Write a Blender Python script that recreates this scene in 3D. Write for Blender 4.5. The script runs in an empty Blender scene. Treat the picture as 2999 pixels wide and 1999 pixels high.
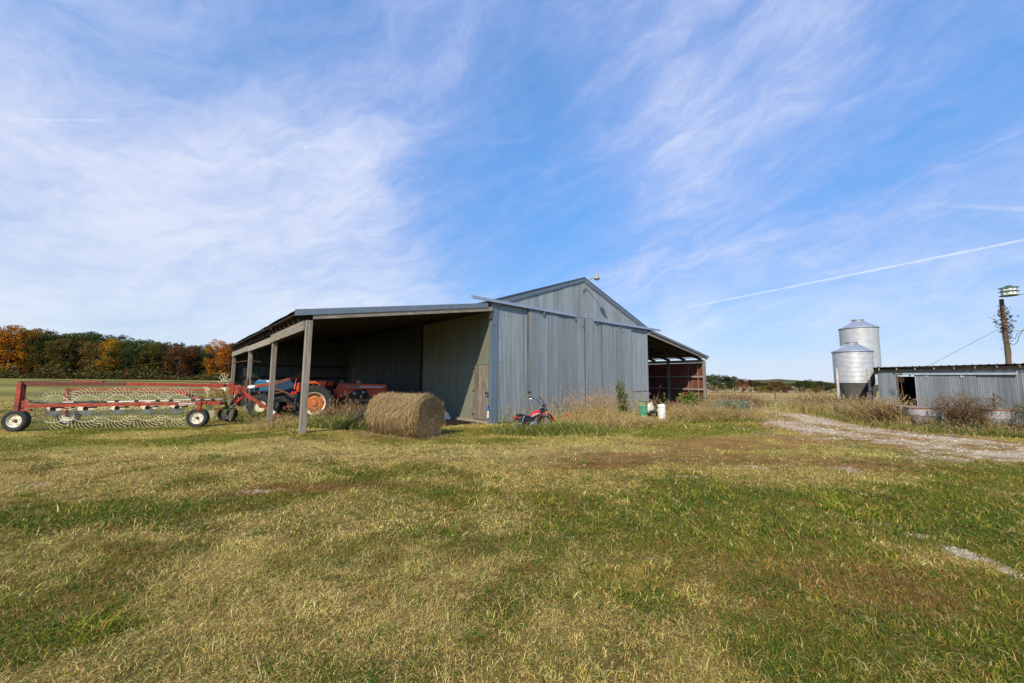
import bpy, math, random
import numpy as np
from math import sin, cos, tan, pi, radians, sqrt, atan2
from mathutils import Vector, Matrix, Euler

random.seed(5)
RNG = np.random.default_rng(7)
S = bpy.context.scene
C = S.collection

# ------------------------------------------------------------------ camera
PITCH, ROLL = radians(5.7), radians(0.5)
fw = Vector((0, cos(PITCH), sin(PITCH))); r0 = Vector((1, 0, 0)); u0 = Vector((0, -sin(PITCH), cos(PITCH)))
rx = r0 * cos(ROLL) + u0 * sin(ROLL); ux = -r0 * sin(ROLL) + u0 * cos(ROLL)
cam_d = bpy.data.cameras.new('camera'); cam = bpy.data.objects.new('camera', cam_d); C.objects.link(cam)
M = Matrix((rx, ux, -fw)).transposed().to_4x4(); M.translation = (0, 0, 1.6)
cam.matrix_world = M
cam_d.sensor_width = 36; cam_d.lens = 14.008; cam_d.clip_start = .05; cam_d.clip_end = 9000
S.camera = cam

# ------------------------------------------------------------------ light
BU = Vector((0.7604, 0.6494, 0)); BV = Vector((-0.6494, 0.7604, 0)); BA = Vector((-0.773, 15.18, 0))
sun_to = -(BU * .714 + BV * .376) + Vector((0, 0, .591)); sun_to.normalize()
SUN_EL = math.asin(sun_to.z); SUN_AZ = atan2(sun_to.x, sun_to.y)
sd = bpy.data.lights.new('sun', 'SUN'); sd.energy = 5.0; sd.angle = radians(0.6); sd.color = (1.0, .89, .70)
sun = bpy.data.objects.new('sun', sd); C.objects.link(sun)
sun.rotation_euler = sun_to.to_track_quat('Z', 'Y').to_euler()
S.view_settings.view_transform = 'Standard'; S.view_settings.look = 'None'
S.view_settings.exposure = 0.0; S.view_settings.gamma = 1; S.view_settings.use_curve_mapping = False
S.render.engine = 'CYCLES'
S.cycles.max_bounces = 6; S.cycles.diffuse_bounces = 3; S.cycles.transparent_max_bounces = 6


class NT:
    """tiny node helper: every method returns an output socket"""
    def __init__(s, tree): s.t = tree; s.n = tree.nodes; s.l = tree.links
    def new(s, typ, **kw):
        n = s.n.new(typ)
        for k, v in kw.items(): setattr(n, k, v)
        return n
    def put(s, inp, v):
        if isinstance(v, bpy.types.NodeSocket): s.l.new(v, inp)
        elif isinstance(v, (tuple, list, Vector)):
            v = tuple(v); inp.default_value = v if len(v) == len(inp.default_value) else (v + (1,))[:len(inp.default_value)]
        else: inp.default_value = v
    def m(s, op, a, b=0.0, c=0.0, clamp=False):
        n = s.new('ShaderNodeMath', operation=op, use_clamp=clamp)
        for i, v in enumerate((a, b, c)): s.put(n.inputs[i], v)
        return n.outputs[0]
    def vm(s, op, a, b=(0, 0, 0), out=0):
        n = s.new('ShaderNodeVectorMath', operation=op); s.put(n.inputs[0], a)
        if op == 'SCALE': s.put(n.inputs[3], b)
        else: s.put(n.inputs[1], b)
        return n.outputs[out]
    def dot(s, a, b): return s.vm('DOT_PRODUCT', a, b, 1)
    def noise(s, vec, scale=1, detail=4, rough=.5, dist=0.0, color=False):
        n = s.new('ShaderNodeTexNoise'); s.put(n.inputs['Vector'], vec); n.inputs['Scale'].default_value = scale
        n.inputs['Detail'].default_value = detail; n.inputs['Roughness'].default_value = rough; n.inputs['Distortion'].default_value = dist
        return n.outputs['Color' if color else 'Fac']
    def ramp(s, v, a, b, lo=0.0, hi=1.0, smooth=True):
        n = s.new('ShaderNodeMapRange', interpolation_type='SMOOTHSTEP' if smooth else 'LINEAR')
        s.put(n.inputs[0], v); s.put(n.inputs[1], a); s.put(n.inputs[2], b); s.put(n.inputs[3], lo); s.put(n.inputs[4], hi)
        return n.outputs[0]
    def mix(s, f, a, b, mode='MIX'):
        n = s.new('ShaderNodeMix', data_type='RGBA', blend_type=mode); n.clamp_factor = True
        s.put(n.inputs[0], f); s.put(n.inputs[6], a); s.put(n.inputs[7], b); return n.outputs[2]
    def sep(s, v):
        n = s.new('ShaderNodeSeparateXYZ'); s.put(n.inputs[0], v); return n.outputs
    def comb(s, x, y, z):
        n = s.new('ShaderNodeCombineXYZ')
        for i, v in enumerate((x, y, z)): s.put(n.inputs[i], v)
        return n.outputs[0]


def pxdir(px, py):
    X = (px - 1499.5) / 1167; Y = (999.5 - py) / 1167
    return (fw + rx * X + ux * Y).normalized()


world = bpy.data.worlds.new('World'); S.world = world; world.use_nodes = True
N = NT(world.node_tree); N.n.clear()
wout = N.new('ShaderNodeOutputWorld'); bg = N.new('ShaderNodeBackground')
sky = N.new('ShaderNodeTexSky', sky_type='NISHITA'); sky.sun_disc = False
sky.sun_elevation = SUN_EL; sky.sun_rotation = SUN_AZ
sky.air_density = 1.0; sky.dust_density = 0.35; sky.ozone_density = 1.6
SKY_STRENGTH = 0.12
geo = N.new('ShaderNodeTexCoord'); d = N.vm('NORMALIZE', geo.outputs['Generated'])
dx, dy, dz = N.sep(d)
# thin cirrus: long, gently rising wisps over a mottled high veil
s1 = Vector((.92, -.12, .38)).normalized(); s2 = Vector((0, 0, 1)).cross(s1).normalized(); s3 = s1.cross(s2)
warp = N.noise(d, 3.2, 4, .55, color=True)
dw = N.vm('ADD', d, N.vm('SCALE', N.vm('SUBTRACT', warp, (.5, .5, .5)), .16))
c1, c2, c3 = N.dot(dw, tuple(s1)), N.dot(dw, tuple(s2)), N.dot(dw, tuple(s3))
big = N.noise(d, 2.1, 7, .58, .4)
st1 = N.noise(N.comb(N.m('MULTIPLY', c1, 1.6), N.m('MULTIPLY', c2, 2.6), N.m('MULTIPLY', c3, 7.5)), 1.1, 9, .60, .5)
st2 = N.noise(N.comb(N.m('MULTIPLY', c1, 6.5), N.m('MULTIPLY', c2, 9.), N.m('MULTIPLY', c3, 24.)), 1.2, 8, .68, .8)
cl = N.m('ADD', N.m('ADD', N.m('MULTIPLY', big, .34), N.m('MULTIPLY', st1, .46)), N.m('MULTIPLY', st2, .20))
left = N.dot(d, tuple(Vector((-.86, .50, .02)).normalized()))
veil = N.ramp(left, .10, .95, 0, .165, False)
cl = N.m('ADD', cl, N.m('MULTIPLY', veil, N.ramp(dz, .30, .85, 1, .40)))
cl = N.m('ADD', cl, N.ramp(N.dot(d, tuple(pxdir(2400, 500))), .72, 1.0, 0, .085))
cl = N.m('ADD', cl, N.ramp(N.dot(d, tuple(pxdir(900, 760))), .93, 1.0, 0, .055))
cl = N.m('SUBTRACT', cl, N.ramp(N.dot(d, tuple(pxdir(1560, 570))), .93, 1.0, 0, .085))
cl = N.m('ADD', cl, N.m('MULTIPLY', N.ramp(dz, .08, .30, 1, 0), .05))
fac = N.ramp(cl, .34, .82, 0.06, .93)
low = N.ramp(dz, .0, .17, 1, 0)
fac = N.m('MAXIMUM', fac, N.m('MULTIPLY', low, .85))
ccol = N.mix(N.ramp(cl, .5, .80), (.47, .55, .96), (.80, .85, 1.0))
ccol = N.mix(N.ramp(left, .45, 1.0, 0, .5), ccol, (.78, .82, .98))
ccol = N.mix(N.ramp(dz, .0, .35, .85, 0), ccol, (.78, .87, .98))
ccol = N.vm('SCALE', ccol, 1 / SKY_STRENGTH)
cr = N.new('ShaderNodeValToRGB'); N.put(cr.inputs[0], dz); el = cr.color_ramp.elements
tune = ((.0, (.45, .60, .95)), (.12, (.48, .76, 1.10)), (.27, (.50, 1.02, 1.38)), (.48, (.70, 1.52, 2.0)), (.72, (1.12, 2.0, 2.5)))
while len(el) < len(tune): el.new(.5)
for e, (p_, c_) in zip(el, tune): e.position = p_; e.color = tuple(v / 3 for v in c_) + (1,)
skyc = N.mix(1.0, sky.outputs[0], N.vm('SCALE', cr.outputs[0], 3.0), 'MULTIPLY')
col = N.mix(fac, skyc, ccol)
def contrail(p1, p2, w, amt, fade):
    global col
    a, b = pxdir(*p1), pxdir(*p2); n = a.cross(b).normalized()
    jit = N.m('MULTIPLY', N.m('SUBTRACT', N.noise(d, 90, 3, .6), .5), w * 1.3)
    dist = N.m('ABSOLUTE', N.m('ADD', N.dot(d, tuple(n)), jit))
    t = (b - n * b.dot(n)); along = N.dot(d, tuple((b - a).normalized()))
    a0, b0 = a.dot((b - a).normalized()), b.dot((b - a).normalized())
    line = N.ramp(dist, w * .3, w, 1, 0)
    body = N.ramp(along, a0, a0 + fade, 0, 1)
    body2 = N.ramp(along, b0, b0 + fade * .5, 1, 0) if amt < .4 else 1.0
    puff = N.ramp(N.noise(d, 60, 4, .6), .3, .6, .55, 1)
    f = N.m('MULTIPLY', N.m('MULTIPLY', line, body), N.m('MULTIPLY', puff, body2))
    col = N.mix(N.m('MULTIPLY', f, amt), col, tuple(c / SKY_STRENGTH for c in (.90, .95, 1.08)))
contrail((1880, 927), (2999, 702), .0024, .60, .25)
contrail((2650, 592), (2999, 612), .0050, .22, .12)
contrail((-40, 350), (280, 351), .0013, .38, .05)
md = pxdir(899, 432); mr = .0050
moon = N.ramp(N.dot(d, tuple(md)), cos(mr * 1.15), cos(mr * .8), 0, 1)
sh_ = pxdir(903, 437); shd = N.ramp(N.dot(d, tuple(sh_)), cos(mr * 1.1), cos(mr * .5), 1, 0)
col = N.mix(N.m('MULTIPLY', N.m('MULTIPLY', moon, shd), .4), col, tuple(c / SKY_STRENGTH for c in (.86, .9, 1.0)))
N.put(bg.inputs[0], col); bg.inputs[1].default_value = SKY_STRENGTH
N.l.new(bg.outputs[0], wout.inputs[0])


# ------------------------------------------------------------------ materials
def new_mat(name):
    m = bpy.data.materials.new(name); m.use_nodes = True; n = NT(m.node_tree); n.n.clear()
    out = n.new('ShaderNodeOutputMaterial'); p = n.new('ShaderNodeBsdfPrincipled'); n.l.new(p.outputs[0], out.inputs[0])
    return m, n, p, out


def P(n, p, base=None, rough=None, metal=None, spec=None):
    if base is not None: n.put(p.inputs['Base Color'], base)
    if rough is not None: n.put(p.inputs['Roughness'], rough)
    if metal is not None: n.put(p.inputs['Metallic'], metal)
    if spec is not None: n.put(p.inputs['Specular IOR Level'], spec)


def bump(n, p, h, strength=.4, dist=.01):
    b = n.new('ShaderNodeBump'); b.inputs['Strength'].default_value = strength; b.inputs['Distance'].default_value = dist
    n.put(b.inputs['Height'], h); n.l.new(b.outputs[0], p.inputs['Normal'])


def worldpos(n): return n.new('ShaderNodeNewGeometry').outputs['Position']
def objrand(n): return n.new('ShaderNodeObjectInfo').outputs['Random']


def m_plain(name, c, rough=.6, metal=0, var=.25, scale=14, spec=.4, dirt=None, dirt_amt=.5, bmp=.0):
    m, n, p, _ = new_mat(name)
    v = n.noise(worldpos(n), scale, 5, .6)
    lo = tuple(x * (1 - var) for x in c); hi = tuple(min(1, x * (1 + var)) for x in c)
    col = n.mix(n.ramp(v, .3, .7), lo, hi)
    if dirt:
        dn = n.noise(worldpos(n), scale * .33, 6, .7)
        col = n.mix(n.m('MULTIPLY', n.ramp(dn, .5, .66), dirt_amt), col, dirt)
    P(n, p, col, n.ramp(v, .2, .8, rough * .85, min(1, rough * 1.15)), metal, spec)
    if bmp: bump(n, p, v, bmp)
    return m


def m_galv(name, c, streak=.3, rust=.0, rough=.42, metal=.35):
    m, n, p, _ = new_mat(name)
    w = worldpos(n); x, y, z = n.sep(w)
    sv = n.comb(n.m('MULTIPLY', x, 9), n.m('MULTIPLY', y, 9), n.m('MULTIPLY', z, .35))
    s1 = n.noise(sv, 1, 5, .6)
    s2 = n.noise(n.comb(n.m('MULTIPLY', x, 2.2), n.m('MULTIPLY', y, 2.2), n.m('MULTIPLY', z, .5)), 1, 4, .6)
    sp = n.noise(w, 26, 3, .7)
    v = n.m('ADD', n.m('MULTIPLY', s1, .55), n.m('ADD', n.m('MULTIPLY', s2, .3), n.m('MULTIPLY', sp, .15)))
    v = n.m('ADD', v, n.m('MULTIPLY', n.m('SUBTRACT', objrand(n), .5), .13))
    col = n.mix(n.ramp(v, .33, .67), tuple(q * (1 - streak) for q in c), tuple(q * (1 + streak) for q in c))
    # specks of dirt and nails, rust runs
    ru = n.ramp(n.noise(n.comb(n.m('MULTIPLY', x, 22), n.m('MULTIPLY', y, 22), n.m('MULTIPLY', z, 1.3)), 1, 5, .7), .66, .8)
    col = n.mix(n.m('MULTIPLY', ru, .35 + rust), col, (.16, .10, .06))
    # rows of nail heads along the girts
    fz = n.m('ABSOLUTE', n.m('SUBTRACT', n.m('FRACT', n.m('DIVIDE', z, .93)), .5)); fh = n.m('ABSOLUTE', n.m('SUBTRACT', n.m('FRACT', n.m('DIVIDE', n.m('ADD', x, y), .19)), .5))
    nail = n.m('MULTIPLY', n.ramp(fz, .010, .022, 1, 0), n.ramp(fh, .07, .12, 1, 0))
    col = n.mix(n.m('MULTIPLY', nail, .65), col, (.10, .075, .06))
    # splash dirt and algae on the lowest half metre
    lowz = n.m('MULTIPLY', n.ramp(z, .1, .9, 1, 0), n.ramp(s2, .35, .6))
    col = n.mix(n.m('MULTIPLY', lowz, .45), col, (.17, .16, .10))
    P(n, p, col, n.ramp(sp, .3, .7, rough * .85, rough * 1.25), metal, .5)
    bump(n, p, sp, .12, .004)
    return m


def m_wood(name, c, dark=.45, axis='z', scale=1.0, rough=.85):
    m, n, p, _ = new_mat(name)
    w = worldpos(n); x, y, z = n.sep(w)
    k = [28 * scale] * 3; k['xyz'.index(axis)] = 1.3 * scale
    if axis == 'x': k = [3 * scale, 3 * scale, 40 * scale]
    g = n.noise(n.comb(n.m('MULTIPLY', x, k[0]), n.m('MULTIPLY', y, k[1]), n.m('MULTIPLY', z, k[2])), 1, 6, .65, .6)
    b = n.noise(w, 2.3, 4, .6)
    col = n.mix(n.ramp(g, .32, .66), tuple(q * dark for q in c), c)
    col = n.mix(n.m('MULTIPLY', n.ramp(b, .45, .7), .5), col, tuple(q * .55 for q in c))
    rnd = n.m('MULTIPLY_ADD', objrand(n), .35, .82)
    col = n.vm('SCALE', col, rnd)
    P(n, p, col, rough, 0, .25); bump(n, p, g, .6, .008)
    return m


def m_attr(name, rough=.75, trans=.0, spec=.25, attr='Col', mul=1.0, tint_obj=False):
    m, n, p, out = new_mat(name)
    a = n.new('ShaderNodeAttribute', attribute_name=attr).outputs['Color']
    if tint_obj: a = n.mix(1.0, a, n.new('ShaderNodeObjectInfo').outputs['Color'], 'MULTIPLY')
    if mul != 1: a = n.vm('SCALE', a, mul)
    P(n, p, a, rough, 0, spec)
    if trans:
        t = n.new('ShaderNodeBsdfTranslucent'); n.l.new(a, t.inputs[0])
        mx = n.new('ShaderNodeMixShader'); mx.inputs[0].default_value = trans
        n.l.new(p.outputs[0], mx.inputs[1]); n.l.new(t.outputs[0], mx.inputs[2]); n.l.new(mx.outputs[0], out.inputs[0])
    return m


MT = dict(
    galv=m_galv('galvanised_sheet', (.212, .244, .266), .22, metal=.2),
    galv_door=m_galv('galvanised_door_sheet', (.192, .223, .247), .20, metal=.2),
    galv_side=m_galv('weathered_grass_bounce_sheet', (.17, .175, .13), .2, rust=.1, metal=.05),  # older sheet; its green tint carries light bounced off the grass
    galv_dark=m_galv('shade_dark_zinc_sheet', (.048, .052, .056), .3, rust=.25, metal=.1),  # zinc with the shade under the roofs darkened into its colour
    galv_shed=m_galv('shed_zinc_sheet', (.165, .185, .20), .30, rust=.1, metal=.2),
    trim=m_galv('zinc_flashing', (.18, .22, .26), .14, rough=.5),
    trim_b=m_galv('zinc_flashing_bright', (.30, .34, .40), .14, rough=.42),
    corner=m_galv('blue_grey_flashing', (.16, .22, .275), .10, rough=.5),
    redsheet=m_galv('rust_red_sheet', (.155, .042, .024), .3, rough=.7, metal=0),
    wood=m_wood('grey_weathered_wood', (.36, .31, .25)),
    woodh=m_wood('grey_weathered_beam', (.36, .31, .25), axis='x'),
    plank=m_wood('brown_grey_plank', (.30, .25, .205), dark=.18, scale=1.1),
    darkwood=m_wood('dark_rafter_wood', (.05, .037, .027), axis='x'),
    black=m_plain('black_rubber', (.028, .028, .028), .85, var=.4, dirt=(.10, .09, .07), dirt_amt=.35),
    blackm=m_plain('black_metal', (.03, .03, .03), .5, .2),
    cream=m_plain('cream_wheel_paint', (.74, .68, .52), .5, dirt=(.30, .14, .07), dirt_amt=.35, scale=22),
    tine=m_plain('cream_tine_steel', (.66, .60, .40), .55, .0, var=.3),
    rakered=m_plain('faded_red_paint', (.34, .048, .020), .55, dirt=(.11, .035, .028), dirt_amt=.75, scale=9),
    rustred=m_plain('rusty_red_paint', (.16, .045, .026), .75, dirt=(.10, .06, .045), dirt_amt=.8, scale=9),
    orange=m_plain('orange_tractor_paint', (.60, .065, .010), .4, var=.15, dirt=(.20, .07, .035), dirt_amt=.5, scale=6),
    orangehub=m_plain('orange_rusty_hub', (.50, .15, .035), .6, dirt=(.22, .10, .05), dirt_amt=.7),
    blue=m_plain('blue_tractor_paint', (.006, .13, .27), .45, var=.15, dirt=(.10, .10, .12)),
    armorange=m_plain('worn_orange_red', (.30, .05, .015), .6, dirt=(.10, .04, .025), dirt_amt=.8, scale=7),
    navy=m_plain('shaded_blue_paint', (.008, .04, .10), .5),  # shaded copy of the tractor blue, for the rear of its hood
    chrome=m_plain('bright_steel', (.50, .51, .53), .3, .8, var=.1),
    white=m_plain('white_paint', (.74, .73, .70), .5, dirt=(.45, .42, .36), dirt_amt=.5),
    cable=m_plain('black_cable', (.02, .02, .02), .6),
    motored=m_plain('glossy_red_paint', (.62, .015, .012), .22, var=.08, spec=.6),
    rubber2=m_plain('seat_vinyl', (.025, .025, .028), .5),
    alu=m_plain('cast_alloy', (.42, .40, .38), .45, .6, dirt=(.2, .12, .07)),
    amber=m_plain('amber_lens', (.85, .30, .02), .25, var=.05),
    lens=m_plain('clear_lens', (.72, .76, .80), .08, .4, var=.05),
    drum=m_plain('green_drum_paint', (.03, .30, .16), .55, var=.3, dirt=(.22, .30, .20), dirt_amt=.6, scale=7),
    drum2=m_plain('pale_green_drum_paint', (.16, .38, .19), .6, var=.25, dirt=(.40, .40, .36), dirt_amt=.5, scale=7),
    rust=m_plain('rust', (.13, .06, .038), .85, dirt=(.07, .04, .03)),
    oxide=m_plain('orange_rust', (.30, .12, .05), .85, dirt=(.22, .08, .04), dirt_amt=.6),
    drumred=m_plain('dark_red_paint', (.30, .025, .02), .7),
    yellow=m_plain('yellow_plastic', (.72, .45, .03), .45, var=.1),
    stone=m_plain('rough_stone', (.26, .19, .15), .9, var=.4, bmp=.6),
    tank=m_plain('grey_tank_steel', (.36, .34, .34), .6, .15, var=.12, dirt=(.26, .19, .16), dirt_amt=.6, scale=4),
    binroof=m_plain('bin_roof_steel', (.42, .45, .52), .45, .55, var=.08),
    bin=m_plain('bin_steel', (.60, .60, .60), .42, .35, var=.07, scale=5),
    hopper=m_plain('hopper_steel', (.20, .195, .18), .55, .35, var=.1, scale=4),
    leg=m_plain('white_leg_steel', (.62, .60, .57), .5, .2, dirt=(.3, .25, .2)),
    pole=m_wood('utility_pole_wood', (.15, .10, .065)),
    conc=m_plain('concrete', (.34, .32, .29), .9, var=.3),
    glove=m_plain('bright_blue_plastic', (.01, .16, .50), .5),
    birdw=m_plain('birdhouse_white', (.75, .76, .68), .5, var=.05),
    birdg=m_plain('birdhouse_green', (.10, .17, .11), .6),
    hole=m_plain('dark_opening', (.012, .012, .012), .9),
    lampgrey=m_plain('lamp_housing_grey', (.42, .41, .39), .45, .4),
    bark=m_plain('dark_bark', (.10, .085, .065), .9, var=.35),
    sidedark=m_galv('shade_dark_side_sheet', (.027, .028, .022), .25, rust=.1, metal=0),  # side sheet coloured near black to stand for shade deep in the lean-to
    grass=m_attr('grass_blades', .9, .25, .06),
    weed=m_attr('dry_weed', .9, .25, .06),
    leafm=m_attr('leaf_mass', .8, .22, .10, tint_obj=True),
    straw=m_attr('straw', .8, .15, .2),
)
g_, gn, gp, gout = new_mat('clear_glass')
P(gn, gp, (.75, .75, .85), .05, 0, .5); gp.inputs['Transmission Weight'].default_value = .8
MT['glass'] = g_


# ------------------------------------------------------------------ mesh helpers
class MB:
    def __init__(s): s.v = []; s.f = []; s.mi = []; s.cur = 0; s.mats = []
    def use(s, m):
        if m not in s.mats: s.mats.append(m)
        s.cur = s.mats.index(m); return s
    def add(s, vs, fs):
        o = len(s.v); s.v += [tuple(q) for q in vs]; s.f += [tuple(i + o for i in f) for f in fs]; s.mi += [s.cur] * len(fs); return s
    def box(s, c, size, rot=None, taper=1.0):
        hx, hy, hz = (q / 2 for q in size)
        vs = [Vector((sx * hx * (taper if sz > 0 else 1), sy * hy * (taper if sz > 0 else 1), sz * hz)) for sz in (-1, 1) for sy in (-1, 1) for sx in (-1, 1)]
        if rot is not None: vs = [rot @ v for v in vs]
        vs = [v + Vector(c) for v in vs]
        return s.add(vs, [(0, 2, 3, 1), (4, 5, 7, 6), (0, 1, 5, 4), (2, 6, 7, 3), (0, 4, 6, 2), (1, 3, 7, 5)])
    def span(s, a, b): return s.box([(p + q) / 2 for p, q in zip(a, b)], [abs(q - p) for p, q in zip(a, b)])
    def beam(s, p, q, w, h, up=(0, 0, 1), twist=0):
        p, q = Vector(p), Vector(q); dd = q - p; L = dd.length; z = dd.normalized(); u = Vector(up)
        if abs(z.dot(u)) > .98: u = Vector((0, 1, 0))
        x = u.cross(z).normalized(); y = z.cross(x)
        R = Matrix((x, y, z)).transposed()
        return s.box((p + q) / 2, (w, h, L), R)
    def tube(s, pts, r, n=8, cap=True, closed=False):
        pts = [Vector(p) for p in pts]; m = len(pts); rr = r if isinstance(r, (list, tuple)) else [r] * m
        vs = []; ref = None
        for i, p in enumerate(pts):
            if closed: t = pts[(i + 1) % m] - pts[i - 1]
            else: t = pts[min(i + 1, m - 1)] - pts[max(i - 1, 0)]
            t.normalize()
            if ref is None:
                ref = Vector((0, 0, 1)) if abs(t.z) < .9 else Vector((1, 0, 0))
            x = (ref - t * ref.dot(t)).normalized(); y = t.cross(x); ref = x
            vs += [p + (x * cos(2 * pi * k / n) + y * sin(2 * pi * k / n)) * rr[i] for k in range(n)]
        fs = []
        for i in range(m if closed else m - 1):
            j = (i + 1) % m
            fs += [(i * n + k, i * n + (k + 1) % n, j * n + (k + 1) % n, j * n + k) for k in range(n)]
        if cap and not closed: fs += [tuple(range(n))[::-1], tuple((m - 1) * n + k for k in range(n))]
        return s.add(vs, fs)
    def lathe(s, prof, n=24, c=(0, 0, 0), axis='z', cap=True, start=0, sweep=2 * pi, R=None):
        full = abs(sweep - 2 * pi) < 1e-6; k = n if full else n + 1
        vs = []
        for (r, h) in prof:
            for i in range(k):
                a = start + sweep * i / n; x, y = r * cos(a), r * sin(a)
                v = Vector((x, y, h) if axis == 'z' else ((x, h, y) if axis == 'y' else (h, x, y)))
                if R is not None: v = R @ v
                vs.append(v + Vector(c))
        fs = []
        for j in range(len(prof) - 1):
            for i in range(n if full else n):
                i2 = (i + 1) % k
                fs.append((j * k + i, j * k + i2, (j + 1) * k + i2, (j + 1) * k + i))
        if cap and full:
            if prof[0][0] > 1e-5: fs.append(tuple(range(k))[::-1])
            if prof[-1][0] > 1e-5: fs.append(tuple((len(prof) - 1) * k + i for i in range(k)))
        return s.add(vs, fs)
    def cyl(s, p, q, r, n=12): return s.tube([p, q], r, n)
    def poly(s, pts, ext):
        """flat outline extruded by the vector ext"""
        pts = [Vector(p) for p in pts]; e = Vector(ext); n = len(pts)
        vs = pts + [p + e for p in pts]
        return s.add(vs, [tuple(range(n))[::-1], tuple(range(n, 2 * n))] + [(i, (i + 1) % n, n + (i + 1) % n, n + i) for i in range(n)])
    def sph(s, c, r, n=12, m=8, sc=(1, 1, 1)):
        prof = [(max(1e-4, r * sin(pi * j / m)), -r * cos(pi * j / m)) for j in range(m + 1)]
        vs = []
        for rr, h in prof:
            for i in range(n): vs.append((c[0] + rr * cos(2 * pi * i / n) * sc[0], c[1] + rr * sin(2 * pi * i / n) * sc[1], c[2] + h * sc[2]))
        return s.add(vs, [(j * n + i, j * n + (i + 1) % n, (j + 1) * n + (i + 1) % n, (j + 1) * n + i) for j in range(m) for i in range(n)])
    def mesh(s, name, mat=None, smooth=False):
        me = bpy.data.meshes.new(name); me.from_pydata(s.v, [], s.f)
        mats = s.mats if s.mats else [mat]
        for m in mats: me.materials.append(MT[m] if isinstance(m, str) else m)
        if s.mats: me.polygons.foreach_set('material_index', s.mi)
        if smooth:
            me.polygons.foreach_set('use_smooth', [True] * len(me.polygons))
            try: me.set_sharp_from_angle(angle=radians(38))
            except Exception: pass
        me.update(); return me
    def build(s, name, mat=None, parent=None, smooth=False, bevel=0, loc=None, rot=None, kind=None):
        o = bpy.data.objects.new(name, s.mesh(name, mat, smooth)); C.objects.link(o)
        if parent: o.parent = parent
        if bevel:
            b = o.modifiers.new('bevel', 'BEVEL'); b.width = bevel; b.segments = 2; b.limit_method = 'ANGLE'
        if loc is not None: o.location = loc
        if rot is not None: o.rotation_euler = rot
        if kind: o['kind'] = kind
        return o


def inst(name, me, parent=None, loc=(0, 0, 0), rot=(0, 0, 0), scale=(1, 1, 1)):
    o = bpy.data.objects.new(name, me); C.objects.link(o); o.parent = parent; o.location = loc; o.rotation_euler = rot; o.scale = scale; return o


def tag(o, label, cat, group=None):
    o['label'] = label; o['category'] = cat
    if group: o['group'] = group
    return o


def thing(name, label, cat, loc=(0, 0, 0), rz=0, group=None):
    o = bpy.data.objects.new(name, None); C.objects.link(o); o.location = loc; o.rotation_euler = (0, 0, rz)
    o.empty_display_size = .2
    return tag(o, label, cat, group)


def arrmesh(name, V, F, col=None, mat=None, smooth=False):
    """V (n,3); F list of index arrays of shape (m,3) or (m,4)"""
    me = bpy.data.meshes.new(name)
    V = np.asarray(V, np.float32); me.vertices.add(len(V)); me.vertices.foreach_set('co', V.ravel())
    Fs = [np.asarray(f, np.int32) for f in (F if isinstance(F, list) else [F]) if len(f)]
    nl = sum(f.size for f in Fs); npoly = sum(len(f) for f in Fs)
    me.loops.add(nl); me.polygons.add(npoly)
    me.loops.foreach_set('vertex_index', np.concatenate([f.ravel() for f in Fs]))
    tot = np.concatenate([np.full(len(f), f.shape[1], np.int32) for f in Fs])
    st = np.concatenate([[0], np.cumsum(tot)[:-1]]).astype(np.int32)
    me.polygons.foreach_set('loop_start', st); me.polygons.foreach_set('loop_total', tot)
    if smooth: me.polygons.foreach_set('use_smooth', np.ones(npoly, bool))
    if col is not None:
        a = me.color_attributes.new('Col', 'FLOAT_COLOR', 'POINT')
        a.data.foreach_set('color', np.concatenate([np.asarray(col, np.float32), np.ones((len(V), 1), np.float32)], 1).ravel())
    if mat: me.materials.append(MT[mat] if isinstance(mat, str) else mat)
    me.update(calc_edges=True); me.validate(); return me


def link(name, me, parent=None, kind=None):
    o = bpy.data.objects.new(name, me); C.objects.link(o); o.parent = parent
    if kind: o['kind'] = kind
    return o


def text_part(body, size, mat, parent, mw, squeeze=1.0, ext=.001):
    cu = bpy.data.curves.new('lettering', 'FONT'); cu.body = body; cu.size = size; cu.extrude = ext; cu.align_x = 'CENTER'; cu.align_y = 'CENTER'
    t = bpy.data.objects.new('lettering_src', cu); C.objects.link(t)
    dg = bpy.context.evaluated_depsgraph_get(); me = bpy.data.meshes.new_from_object(t.evaluated_get(dg))
    bpy.data.objects.remove(t); me.materials.clear(); me.materials.append(MT[mat])
    o = bpy.data.objects.new('lettering', me); C.objects.link(o); o.parent = parent
    o.matrix_local = mw @ Matrix.Diagonal((squeeze, 1, 1, 1)); return o


def BW(u, v, z=0): return BA + BU * u + BV * v + Vector((0, 0, z))


# ------------------------------------------------------------------ numpy noise and ground fields
def _hash(ix, iy, seed):
    h = (ix.astype(np.int64) * 374761393 + iy.astype(np.int64) * 668265263 + seed * 982451653) & 0xffffffff
    h = ((h ^ (h >> 13)) * 1274126177) & 0xffffffff
    return ((h ^ (h >> 16)) & 0xffff) / 65535.


def vnoise(x, y, seed=0):
    ix, iy = np.floor(x), np.floor(y); fx, fy = x - ix, y - iy; fx = fx * fx * (3 - 2 * fx); fy = fy * fy * (3 - 2 * fy)
    a, b, c, d_ = _hash(ix, iy, seed), _hash(ix + 1, iy, seed), _hash(ix, iy + 1, seed), _hash(ix + 1, iy + 1, seed)
    return (a * (1 - fx) + b * fx) * (1 - fy) + (c * (1 - fx) + d_ * fx) * fy


def fbm(x, y, seed=0, oct=4, gain=.5):
    s = 0; a = 1; t = 0
    for i in range(oct):
        s = s + a * vnoise(x * 2 ** i + 17.3 * i, y * 2 ** i + 5.1 * i, seed + i); t += a; a *= gain
    return s / t


def sst(v, a, b):
    t = np.clip((v - a) / (b - a), 0, 1); return t * t * (3 - 2 * t)


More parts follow.
